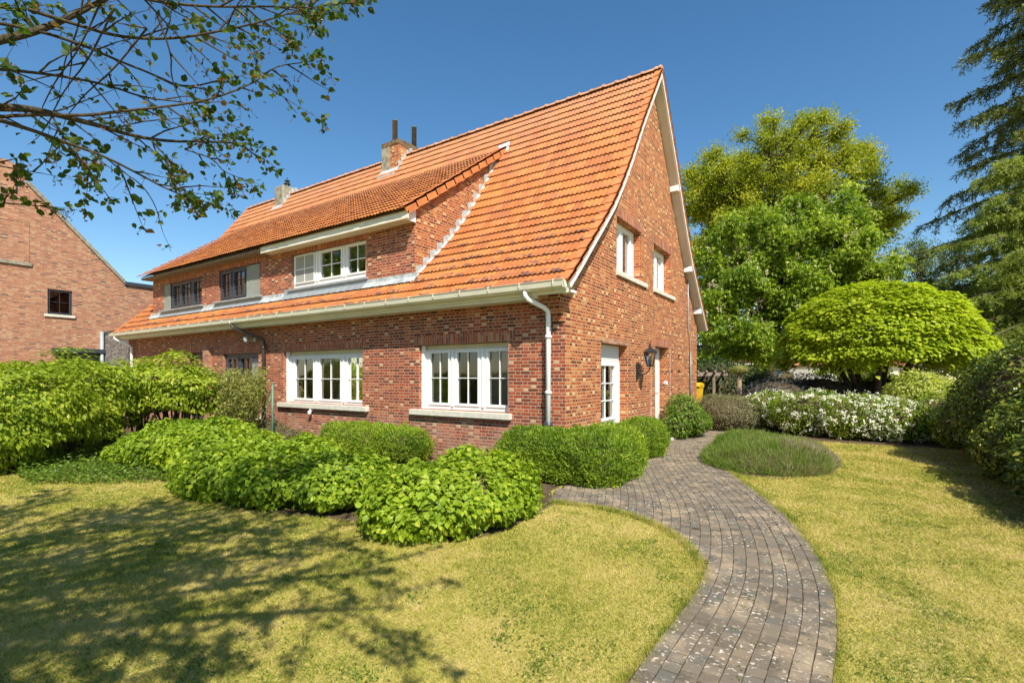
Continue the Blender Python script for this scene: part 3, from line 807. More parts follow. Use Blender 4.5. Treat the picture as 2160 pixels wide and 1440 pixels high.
s = MB(); fbox(s, F0, opBd[0] + .15, opBd[1] - .15, 1.1, 2.1, .112, .119); s.build('pane', M['glass_dark'], dd)
s = MB(); s.box((opBd[1] + .02, -.10, -.05), (opBd[1] + .36, -.003, 2.42)); s.build('brick_pier', M['brick_pale'], HB)

# ---- roofs
under_d = lambda x, y: not (XB0 - .02 < x < XD + .02 and y > YD - .02 and y < YJ - .1)
backp = [(W - y, z) for y, z in PROF]
for H, xa, xb, sd in ((HA, XS, .235, 3), (HB, XL - .28, XS - .002, 5)):
    tile_sheet('roof', xa, xb, PROF, H, M['tiles'], keep=under_d, seed=sd)
    tile_sheet('back_roof', xa, xb, backp, H, M['tiles'], back=True, sx=.0538, seed=sd + 20)
tile_sheet('dormer_roof', XS, XD + .06, [DE, DT], HA, M['tiles'], seed=9, row=.30, rowoff=8)
tile_sheet('dormer_roof', XB0 - .20, XS - .002, [DE, DT], HB, M['tiles'], seed=10, row=.30, rowoff=8)
# roof decks just below the tiles keep the attic dark
def deck(name, x0, x1, pts, parent, dz, mat, keep=None):
    s = MB()
    for (a, za), (b, zb) in zip(pts, pts[1:]):
        s.quad([(x0, a, za + dz), (x1, a, za + dz), (x1, b, zb + dz), (x0, b, zb + dz)])
    return s.build(name, M[mat], parent, recalc=False)
for H, xa, xb in ((HA, XS, 0), (HB, XL, XS - .002)):
    deck('roof_deck', xa, xb, backp[:], H, -.03, 'soffit'); deck('roof_deck', xa, xb, [p for p in PROF if p[0] > 3.2 or p[0] >= 3.1], H, -.03, 'soffit')
deck('roof_deck', XD + .01, 0, PROF, HA, -.03, 'soffit'); deck('roof_deck', XL, XB0 - .01, PROF, HB, -.03, 'soffit')
for H, xa, xb, m in ((HA, XS, XD + .04, 'cream'), (HB, XB0 - .18, XS - .002, 'wood')):
    s = MB(); s.quad([(xa, DE[0] + .02, DE[1] - .035), (xb, DE[0] + .02, DE[1] - .035), (xb, DT[0], DT[1] - .035), (xa, DT[0], DT[1] - .035)])
    s.build('roof_deck', M[m], H, recalc=False)

# ridge tiles
def ridge(x0, x1, parent):
    s = MB(); x = x0; n = 9
    while x < x1 - .05:
        e = min(x + .33, x1)
        rr = .105; jz = random.uniform(-.006, .006)
        for (xa, xb, r) in ((x, e - .045, rr), (e - .05, e, rr + .022)):
            ring = []
            for X in (xa, xb):
                ring.append([s.bm.verts.new((X, YR + math.cos(math.pi * k / (n - 1)) * r * 1.1, 8.80 + jz + math.sin(math.pi * k / (n - 1)) * r * .85 - .005)) for k in range(n)])
            for k in range(n - 1): s.bm.faces.new((ring[0][k], ring[0][k + 1], ring[1][k + 1], ring[1][k]))
            for q in ring: s.bm.faces.new(q)
        x += .33
    s.build('ridge', M['ridge_tile'], parent)
ridge(XS, .26, HA); ridge(XL - .28, XS - .003, HB)

# verge tiles: overlapping L pieces stepping up the slope
def verge(x, pts, parent, side=1, row=.318, name='verge_tiles', drop=.004):
    P = np.array(pts, float); seg = np.linalg.norm(np.diff(P, axis=0), axis=1); cum = np.concatenate([[0], np.cumsum(seg)]); L = cum[-1]
    nr = round(L / row); row = L / nr; s = MB()
    for r in range(nr):
        a = r * row - .04; b = (r + 1) * row
        q = []
        for v in (a, b):
            v = min(max(v, -.02), L); i = min(int(np.searchsorted(cum, max(v, 0), 'right')) - 1, len(seg) - 1)
            q.append(P[i] + (P[i + 1] - P[i]) / seg[i] * (v - cum[i]))
        t = (q[1] - q[0]) / np.linalg.norm(q[1] - q[0]); n = np.array([-t[1], t[0]]); n = n if n[1] > 0 else -n
        for lift, dn, xx0, xx1 in ((.072, .030, x - .13 * side, x + .030 * side), (.072, drop, x + .005 * side, x + .030 * side)):
            l0, l1 = lift, lift - .022
            poly = [q[0] + n * (dn if dn > 0 else dn), q[0] + n * l0, q[1] + n * l1, q[1] + n * (dn - .022)]
            s.prism([tuple(p) for p in poly], lambda u, v, tt: (tt, u, v), xx0, xx1)
    s.build(name, M['verge_tile'], parent)
verge(.245, PROF, HA); verge(.245, backp, HA)
verge(XD + .09, [DE, DT], HA, row=.36, name='dormer_verge_tiles', drop=-.10)
verge(XL - .28, PROF, HB, side=-1)

# bargeboards + sloping soffits on the gable
def strip(pts, x0, x1, lo, hi, parent, name, mat):
    s = MB(); n = len(pts)
    A = []
    for i, (y, z) in enumerate(pts):
        a = np.array(pts[max(i - 1, 0)], float); b = np.array(pts[min(i + 1, n - 1)], float); t = unit(b - a)
        nn = np.array([-t[1], t[0]]); nn = nn if nn[1] > 0 else -nn
        if i in (0, n - 1) and abs(y - YR) < .01: nn = np.array([0, 1 / max(.3, nn[1])])
        p = np.array([y, z]); A.append((p + nn * lo, p + nn * hi))
    for (a0, a1), (b0, b1) in zip(A, A[1:]):
        s.prism([tuple(a0), tuple(a1), tuple(b1), tuple(b0)], lambda u, v, tt: (tt, u, v), x0, x1)
    return s.build(name, M[mat], parent)
wide = [(-.40, 3.02)] + PROF[1:]
strip(PROF, .205, .250, -.115, .0, HA, 'bargeboard', 'white'); strip(backp, .205, .250, -.08, .0, HA, 'bargeboard', 'white')
strip(PROF, .0, .205, -.075, -.045, HA, 'verge_soffit', 'soffit'); strip(backp, .0, .205, -.075, -.045, HA, 'verge_soffit', 'soffit')
strip(PROF, XL - .28, XL - .25, -.14, .0, HB, 'bargeboard', 'white'); strip(PROF, XL - .25, XL, -.075, -.045, HB, 'verge_soffit', 'soffit')
for (y, z) in ((6.02, 6.62), (7.42, 4.86), (8.55, 3.70)):
    zz = zroof(y); s = MB(); s.box((.0, y - .05, zz - .26), (.22, y + .07, zz - .11), bev=.01); s.build('purlin_end', M['white'], HA)

# eaves: boxed soffit, gutter, brackets
def eaves(xa, xb, parent, xbox):
    s = MB(); s.box((xa, -.31, 2.86), (xbox, -.003, 3.03)); s.box((xa, -.345, 2.90), (xb, -.312, 3.05)); s.build('eaves_box', M['cream'], parent)
    s = MB()
    prof = [(-.35, 3.075), (-.35, 2.985), (-.375, 2.955), (-.44, 2.955), (-.485, 2.99), (-.50, 3.06), (-.515, 3.085), (-.497, 3.092), (-.482, 3.06), (-.468, 2.998), (-.435, 2.972), (-.38, 2.972), (-.362, 2.99), (-.362, 3.075)]
    s.prism(prof, lambda u, v, t: (t, u, v), xa, xb)
    s.box((xb - .012, -.50, 2.965), (xb, -.355, 3.085))
    g = s.build('gutter', M['cream'], parent)
    x = xa + .3
    while x < xb - .1:
        s = MB(); s.box((x - .007, -.520, 3.088), (x + .007, -.36, 3.098)); s.box((x - .007, -.521, 3.02), (x + .007, -.512, 3.099)); x += .62
        s.build('gutter_bracket', M['cream'], g)
eaves(XS - .8, .22, HA, -.36); eaves(XL - .26, XS - .802, HB, XS - .802)
# plain soffit board under the left verge corner of the gable and corner corbel
s = MB()
for i, (o, z0, z1) in enumerate(((.05, 2.50, 2.62), (.11, 2.622, 2.74), (.17, 2.742, 2.86), (.24, 2.862, 3.0))): s.box((-.35, -o, z0), (-.003, -.0, z1))
s.build('corner_corbel', M['brick_gable'], HA)
s = MB(); s.box((-.003, -.36, 2.93), (.204, .0, 2.97)); s.build('eaves_return', M['white'], HA)
# fascia of the dormer
s = MB(); s.box((XS, -.12, 4.76), (XD + .12, -.09, 4.915)); s.box((XS, -.088, 4.78), (XD + .02, YD - .002, 4.81)); s.build('dormer_fascia', M['cream'], HA)
s = MB(); s.prism([(-.115, 4.76), (YD, 4.76), (YD, 5.10), (-.115, 4.90)], lambda u, v, t: (t, u, v), XD + .004, XD + .03); s.build('dormer_fascia_end', M['white'], HA)
s = MB(); s.box((XB0 - .12, -.10, 4.84), (XS - .003, -.075, 4.90)); s.box((XB0 - .12, -.073, 4.84), (XS - .003, YD - .002, 4.86)); s.build('dormer_fascia', M['wood'], HB)

# lead flashings
def flash_steps(parent):
    s = MB(); ysx = np.arange(YD + .02, 3.2, .215)
    for y in ysx:
        z = zroof(y) + .05; h = .25 if y < 1.4 else .30
        s.prism([(y, z - .10), (y, z + h * .92), (y + .16, z + h + .03), (y + .26, z + .16)], lambda u, v, t: (t, u, v), XD + .004, XD + .012 + random.uniform(0, .006))
    P = [(y, zroof(y) + .068) for y in np.linspace(YD - .1, 3.34, 18)]
    for (a, za), (b, zb) in zip(P, P[1:]):
        s.quad([(XD, a, za + .03), (XD + .06, a, za - .006), (XD + .06, b, zb - .006), (XD, b, zb + .03)])
    # peak
    s.quad([(XD - .02, 3.28, 7.36), (XD + .22, 3.36, 7.40), (XD + .10, 3.6, 7.76), (XD - .25, 3.55, 7.70)])
    s.build('flashing', M['whitelead'], parent)
flash_steps(HA)
def apron(x0, x1, parent, mat, y0=YD, y1=.08, zt=3.80):
    s = MB(); n = int((x1 - x0) / .11); xs = np.linspace(x0, x1, n)
    for a, b in zip(xs, xs[1:]):
        za = .006 * math.sin(a * 29); zb = .006 * math.sin(b * 29)
        s.quad([(a, y1, zroof(y1) + .066 + za), (b, y1, zroof(y1) + .066 + zb), (b, y0 - .012, zroof(y0) + .075), (a, y0 - .012, zroof(y0) + .075)])
        s.quad([(a, y0 - .012, zroof(y0) + .075), (b, y0 - .012, zroof(y0) + .075), (b, y0 - .008, zt), (a, y0 - .008, zt)])
    s.build('apron_flashing', M[mat], parent, recalc=False)
apron(-5.1, XD + .08, HA, 'whitelead', zt=3.73); apron(-8.2, -5.1, HA, 'zinc'); apron(XS, -8.2, HA, 'whitelead', zt=3.73)
apron(-9.2, XS, HB, 'whitelead', zt=3.73); apron(-11.75, -9.2, HB, 'zinc', zt=3.72); apron(-12.4, -11.75, HB, 'whitelead', zt=3.73); apron(-15.3, -12.4, HB, 'zinc', zt=3.72); apron(-16.1, -15.3, HB, 'whitelead', zt=3.73)

# chimneys
s = MB(); s.box((-8.80, 4.03, 7.6), (-8.07, 5.75, 9.17)); ch = s.build('chimney', M['brick_gable'], HA)
s = MB(); s.box((-8.82, 4.015, 7.9), (-8.44, 4.028, 9.16)); s.build('cement_render', M['cement'], ch)
s = MB(); s.prism([(4.02, 9.172), (4.02, 9.20), (4.5, 9.24), (5.77, 9.20), (5.77, 9.172)], lambda u, v, w: (w, u, v), -8.81, -8.06); s.prism([(4.0, 9.06), (4.0, 9.171), (5.77, 9.171), (5.77, 8.95)], lambda u, v, w: (w, u, v), -8.812, -8.06); s.build('chimney_cap', M['moss'], ch)
for x, y, zt in ((-8.42, 4.22, 9.95), (-8.52, 5.2, 10.17)):
    s = MB(); s.lathe((x, y, 9.15), [(.085, 0), (.085, zt - 9.17), (.09, zt - 9.17), (.09, zt - 9.15), (.07, zt - 9.15), (.07, zt - 9.3)], 18); s.build('flue_pipe', M['steel'], ch)
s = MB()
for y in np.arange(4.03, 4.6, .12):
    z = zroof(min(y, YR)) + .05; s.prism([(y, z - .05), (y, z + .22), (y + .13, z + .26), (y + .13, z)], lambda u, v, t: (t, u, v), -8.068, -8.055)
s.quad([(-8.86, 3.80, zroof(3.80) + .07), (-8.0, 3.80, zroof(3.80) + .07), (-8.0, 4.03, zroof(4.03) + .09), (-8.86, 4.03, zroof(4.03) + .09)])
s.build('chimney_flashing', M['whitelead'], ch)
s = MB(); s.box((-15.06, 4.05, 7.6), (-14.45, 5.5, 9.10), bev=.04); ch2 = s.build('chimney', M['cement'], HB)
s = MB()
for y in np.arange(4.05, 4.6, .12):
    z = zroof(min(y, YR)) + .05; s.prism([(y, z - .05), (y, z + .25), (y + .13, z + .3), (y + .13, z)], lambda u, v, t: (t, u, v), -14.448, -14.436)
s.quad([(-15.12, 3.85, zroof(3.85) + .07), (-14.38, 3.85, zroof(3.85) + .07), (-14.38, 4.05, zroof(4.05) + .09), (-15.12, 4.05, zroof(4.05) + .09)])
s.build('chimney_flashing', M['whitelead'], ch2)
s = MB(); s.lathe((-14.72, 4.4, 9.10), [(.14, 0), (.14, .05), (.09, .07), (.09, .14), (.13, .15), (.13, .18), (.06, .20), (.06, .26), (.11, .27), (.11, .29), (.02, .34), (.02, .40), (.03, .41)], 16); s.build('chimney_cowl', M['black_metal'], ch2)

# downpipes
def downpipe(pts, r, mat, parent, collars, shoe=None):
    s = MB(); s.tube(pts, r, 14)
    for z, x, y in collars: s.lathe((x, y, z), [(r + .012, 0), (r + .012, .05)], 14); s.box((x - .012, y, z + .01), (x + .012, .0, z + .035)); s.box((x - r - .02, y - .01, z + .012), (x + r + .02, y + .01, z + .035))
    p = s.build('downpipe', M[mat], parent)
    if shoe:
        s = MB(); s.lathe(shoe, [(r + .02, 0), (r + .02, .33), (r + .03, .34), (r + .03, .42)], 14); s.build('downpipe_boot', M['anthracite'], p)
downpipe([(-.50, -.43, 2.97), (-.50, -.43, 2.90), (-.47, -.40, 2.84), (-.30, -.17, 2.72), (-.26, -.11, 2.66), (-.26, -.10, 2.55), (-.26, -.10, .05)], .042, 'white', HA, [(2.22, -.26, -.10), (1.30, -.26, -.10)], (-.26, -.10, .42))
downpipe([(-9.55, -.43, 2.99), (-9.55, -.43, 2.90), (-9.50, -.40, 2.85), (-8.74, -.13, 2.56), (-8.66, -.09, 2.50), (-8.66, -.09, 2.4), (-8.66, -.09, 0.05)], .042, 'brown_pvc', HB, [(2.30, -8.66, -.09), (1.2, -8.66, -.09)])
downpipe([(-17.3, -.43, 2.98), (-17.3, -.43, 2.9), (-17.2, -.38, 2.84), (-16.9, -.16, 2.66), (-16.86, -.10, 2.58), (-16.86, -.10, 0.05)], .045, 'white', HB, [(2.1, -16.86, -.10)])
s = MB(); s.tube([(.03, 7.74, 4.6), (.03, 7.74, 3.0), (.03, 7.96, 2.7), (.03, 8.01, .9)], .016, 8); s.tube([(.03, 8.01, 2.3), (.03, 8.01, .9)], .028, 8); s.build('cable_conduit', M['zinc'], HA)

# ---- things hung on the walls
t = empty('wall_lantern', (.0, 3.42, 1.62), 'black wrought lantern on a curved bracket beside the gable door', 'wall lamp')
s = MB(); s.prism([(-.05, -.17), (.05, -.17), (.065, -.05), (.05, .14), (0, .20), (-.05, .14), (-.065, -.05)], lambda u, v, tt: (tt, 3.42 + u, 1.70 + v), .003, .03)
s.tube([(.03, 3.42, 1.68), (.12, 3.42, 1.62), (.22, 3.42, 1.66), (.28, 3.42, 1.72), (.30, 3.42, 1.80)], .014, 8)
s.tube([(.05, 3.42, 1.78), (.12, 3.42, 1.80), (.16, 3.42, 1.75), (.13, 3.42, 1.71)], .009, 6); s.build('bracket', M['black_metal'], t)
L = (.30, 3.42, 1.80)
s = MB(); s.lathe(L, [(.02, 0), (.075, .01), (.08, .035), (.07, .04)], 6, flat=True); s.lathe((L[0], L[1], L[2] + .30), [(.155, 0), (.16, .02), (.10, .07), (.05, .11), (.035, .12), (.02, .15), (.028, .17), (.012, .20), (.004, .25)], 6, flat=True)
for k in range(6):
    a = math.pi / 3 * k; s.tube([(L[0] + .072 * math.cos(a), L[1] + .072 * math.sin(a), L[2] + .035), (L[0] + .135 * math.cos(a), L[1] + .135 * math.sin(a), L[2] + .30)], .007, 4)
s.build('lantern_frame', M['black_metal'], t)
s = MB(); s.lathe(L, [(.066, .04), (.127, .298)], 6, flat=True); s.build('lantern_glass', M['glass'], t)
s = MB(); s.lathe(L, [(.018, .04), (.018, .14), (.03, .17), (.03, .21), (.01, .24)], 10); s.build('bulb', M['stone'], t)
t = empty('security_light', (-9.2, 0, 2.55), 'small pale floodlight on the brick wall by the brown downpipe', 'wall lamp')
s = MB(); s.box((-9.24, -.05, 2.50), (-9.14, -.003, 2.60), bev=.01); s.tube([(-9.19, -.05, 2.55), (-9.24, -.12, 2.52), (-9.28, -.16, 2.53)], .012, 6); s.build('bracket', M['stone'], t)
s = MB(); s.lathe((-9.29, -.20, 2.47), [(.03, 0), (.06, .04), (.065, .14), (.03, .17)], 12); s.build('lamp_head', M['whitelead'], t)
t = empty('outdoor_camera', (-6.72, -.1, .80), 'tiny white sensor hanging below the sill of the wider white window', 'sensor')
s = MB(); s.box((-6.75, -.08, .77), (-6.69, -.01, .829), bev=.006); s.lathe((-6.72, -.09, .68), [(.02, 0), (.04, .02), (.045, .08), (.03, .1)], 12); s.build('camera_body', M['white'], t)
t = empty('door_bell', (0, 5.55, 1.42), 'small white doorbell on the brick reveal of the gable door', 'doorbell')
s = MB(); s.box((-.12, 5.835, 1.38), (-.02, 5.858, 1.46), bev=.005); s.build('bell_plate', M['white'], t)
s = MB(); s.lathe((-.07, 5.828, 1.41), [(.004, 0), (.012, .004), (.012, .02), (.004, .024)], 8); s.build('button', M['black_metal'], t)

# ================================================================== neighbour on the far left
XN = -21.0
HN = empty('brick_house', (-24, -1, 0), 'pale brick house at the far left with one small dark gable window', 'house', 'brick houses')
FN = lambda u, z, d: (XN - d, u, z)
nw = (-1.30, -.58, 3.92, 4.86); nl = (-1.0, .8, -.0, 2.5)
no = [(-6.8, -.1), (3.6, -.1), (3.6, 5.38), (1.12, 5.38), (-1.9, 8.60), (-1.92, 9.05), (-2.35, 9.30), (-2.9, 9.28), (-3.35, 9.05), (-3.36, 8.5), (-6.8, 5.2)]
wall('gable_wall', FN, no, [nw, nl], .1, M['brick_pale'], HN)
s = MB(); s.box((XN - 9, 3.6, -.1), (XN, 3.62, 5.4)); s.build('side_wall', M['brick_pale'], HN)
s = MB()
for (a, b) in (((1.12, 5.38), (-1.9, 8.62)),):
    s.prism([(a[0], a[1]), (a[0] + .10, a[1] + .06), (b[0] + .10, b[1] + .08), (b[0], b[1])], lambda u, v, t: (t, u, v), XN - .3, XN + .06)
s.build('coping', M['cement'], HN)
s = MB(); s.box((XN - 9, 1.1, 5.36), (XN + .08, 3.75, 5.50)); s.build('flat_roof', M['anthracite'], HN)
s = MB(); s.quad([(XN - 9, 1.12, 5.40), (XN - .02, 1.12, 5.40), (XN - .02, -2.6, 9.10), (XN - 9, -2.6, 9.10)]); s.quad([(XN - 9, -6.8, 5.2), (XN - .02, -6.8, 5.2), (XN - .02, -2.6, 9.10), (XN - 9, -2.6, 9.10)])
s.build('roof', M['roof_red'], HN)
s = MB(); s.box((XN, -4.2, 5.60), (XN + .06, -1.74, 5.72), bev=.01); s.build('ledge', M['cement'], HN)
soldier(FN, nw[0] - .05, nw[1] + .05, nw[3] + .002, nw[3] + .16, HN, 'brick_pale')
soldier(FN, -2.7, -1.8, 8.0, 8.12, HN, 'brick_pale', .02)
s = MB(); fbox(s, FN, -3.2, -1.80, 7.16, 7.30, -.012, .001); fbox(s, FN, -1.83, -1.80, 5.75, 7.15, -.012, .001); s.build('brick_panel_edge', M['brick_pale'], HN)
window(HN, FN, nw, [(nw[0] + .07, nw[1] - .07, nw[2] + .08, nw[3] - .07)], .05, 'anthracite', munt=(1, 1), sill=(nw[0] - .1, nw[1] + .08, nw[2] - .10, nw[2] - .001, .06), glass='glass_dark', flutes=False, bars=.012, sash=.03)
window(HN, FN, nl, [(-.85, -.15, .2, 2.3), (0, .65, .2, 2.3)], .05, 'anthracite', munt=(0, 0), glass='glass_dark', flutes=False)
s = MB(); s.box((XN - .02, -1.2, 2.5), (XN + .18, .95, 2.66)); s.build('steel_canopy', M['anthracite'], HN)
s = MB(); s.tube([(XN + .02, -2.15, 8.55), (XN + .02, -2.15, 8.15)], .02, 6); s.build('wall_anchor', M['black_metal'], HN)
# grey brick annex between the houses
t = empty('garage', (-19.3, 1.5, 0), 'dark grey brick annex between the two houses behind the tall shrubs', 'garage')
s = MB(); s.quad([(-20.98, .42, -.1), (XL - .03, .42, -.1), (XL - .03, .42, 3.30), (-20.98, .42, 3.30)], [(0, 0), (3.5, 0), (3.5, 3.4), (0, 3.4)]); s.box((-20.98, .44, -.1), (XL - .03, 5, 3.29)); s.build('wall', M['brick_grey'], t)
s = MB(); s.box((-20.98, .38, 3.30), (XL - .03, 5.05, 3.38)); s.build('flat_roof', M['anthracite'], t)
s = MB(); s.tube([(-20.92, .32, 3.36), (-20.92, .32, 0)], .07, 12); s.lathe((-20.92, .32, 1.9), [(.085, 0), (.085, .08)], 12); s.build('downpipe', M['zinc'], t)

# ================================================================== GROUND
def sheet(name, poly, z, mat):
    s = MB(); l3 = [[Vector((x, y, 0)) for x, y in poly]]; tr = geometry.tessellate_polygon(l3)
    vs = [s.bm.verts.new((x, y, z)) for x, y in poly]
    for t in tr: s.bm.faces.new([vs[i] for i in t])
    for f in s.bm.faces:
        f.normal_update()
        if f.normal.z < 0: f.normal_flip()
    return tag(s.build(name, M[mat], recalc=False), kind='structure')
def inpoly(P, poly):
    x, y = P[:, 0], P[:, 1]; r = np.zeros(len(P), bool); n = len(poly)
    for i in range(n):
        (x0, y0), (x1, y1) = poly[i], poly[(i + 1) % n]
        c = (y0 > y) != (y1 > y)
        with np.errstate(divide='ignore', invalid='ignore'):
            xi = (x1 - x0) * (y - y0) / (y1 - y0) + x0
        r ^= c & (x < xi)
    return r
def smooth_line(pts, k=3):
    P = np.array(pts, float)
    for _ in range(k):
        Q = [P[0]]
        for a, b in zip(P, P[1:]): Q += [a * .75 + b * .25, a * .25 + b * .75]
        Q.append(P[-1]); P = np.array(Q)
    return P
sheet('lawn', [(-260, -260), (260, -260), (260, 300), (-260, 300)], 0, 'lawn')
BED = [(-30, -3.2), (-9, -4.4), (-6.9, -4.5), (-5.9, -4.3), (-4.9, -3.9), (-3.1, -4.1), (-1.9, -4.05), (-1.0, -3.75), (-.3, -3.62), (.35, -3.72), (.7, -3.6), (.88, -3.1), (.82, -2.3), (.78, -1.8), (.4, -1.2), (.3, .3), (.4, 9.3), (-.5, 9.3), (-.5, .3), (-17, .3), (-30, 3)]
sheet('planting_bed', BED, .006, 'soil')
sheet('planting_bed', [(1.3, 4.9), (1.35, 3.5), (1.75, 2.4), (2.3, 1.45), (3.0, 1.42), (3.6, 2.2), (3.78, 3.4), (3.4, 4.7), (3.3, 6.9), (4.9, 6.9), (5.3, 4), (5.35, .3), (5.9, -1.5), (9, -2), (13, 14), (-1, 16), (.9, 9)], .006, 'soil')
REDGE = smooth_line([(3.78, -9.5), (3.74, -5.5), (3.72, -4.4), (3.76, -3.62), (3.71, -2.71), (3.47, -1.51), (3.12, -.45), (2.50, .96), (1.75, 2.7), (1.25, 4.4), (1.15, 6), (1.2, 9), (1.3, 12)])
LEDGE = [(2.3, -9.5), (2.62, -6.4), (2.84, -4.79), (2.87, -4.24), (2.89, -3.32), (2.8, -2.85), (2.48, -2.33), (2.01, -1.89), (1.4, -1.68), (.72, -1.76), (.5, -1.3), (.45, -.9), (.35, .6), (.35, 2.2), (.35, 12)]
PATHP = [tuple(p) for p in REDGE] + list(reversed(LEDGE))
sheet('path_base', PATHP, .0205, 'joint')
def pavers():
    seg = np.linalg.norm(np.diff(REDGE, axis=0), axis=1); cum = np.concatenate([[0], np.cumsum(seg)]); L = cum[-1]
    V, F, A = [], [], []; nb = 0; g = np.random.default_rng(5)
    def pos(s, w):
        i = min(int(np.searchsorted(cum, s, 'right')) - 1, len(seg) - 1); t = (REDGE[i + 1] - REDGE[i]) / seg[i]
        # smooth tangent
        j = min(i + 1, len(seg) - 1); t2 = (REDGE[j + 1] - REDGE[j]) / seg[j]; f = (s - cum[i]) / seg[i]; tt = t * (1 - f) + t2 * f; tt /= np.linalg.norm(tt)
        return REDGE[i] + t * (s - cum[i]) + np.array([-tt[1], tt[0]]) * w
    pw = .097
    for k in range(34):
        w = .05 + k * pw; stag = (k % 2) * .05 + g.uniform(-.008, .008)
        s = 2.0 + stag
        while s < L - .3:
            ln = .098
            c = pos(s + ln / 2, w)
            s0 = s; s += ln
            if k > 0 and not inpoly(c[None], PATHP)[0]: continue
            if c[1] > 9: continue
            gap = .0022; j = g.normal(size=8) * .0012
            q = [pos(s0 + gap, w - pw / 2 + gap) + j[:2], pos(s0 + ln - gap, w - pw / 2 + gap) + j[2:4], pos(s0 + ln - gap, w + pw / 2 - gap) + j[4:6], pos(s0 + gap, w + pw / 2 - gap) + j[6:8]]
            ctr = sum(q) / 4; z = .024 + g.normal() * .0012; tl = g.normal(size=4) * .0007
            top = [(*(ctr + (p - ctr) * .955), z + tl[i]) for i, p in enumerate(q)]; bot = [(*p, z - .005) for p in q]; bb = [(*p, .004) for p in q]
            V += top + bot + bb
            F += [(nb, nb + 1, nb + 2, nb + 3)] + [(nb + i + 4, nb + (i + 1) % 4 + 4, nb + (i + 1) % 4, nb + i) for i in range(4)] + [(nb + i + 8, nb + (i + 1) % 4 + 8, nb + (i + 1) % 4 + 4, nb + i + 4) for i in range(4)]
            A += [g.random()] * 9; nb += 12
    tag(np_mesh('path', np.array(V), np.array(F), M['paver'], None, {'rnd': np.array(A)}), kind='structure')
pavers()

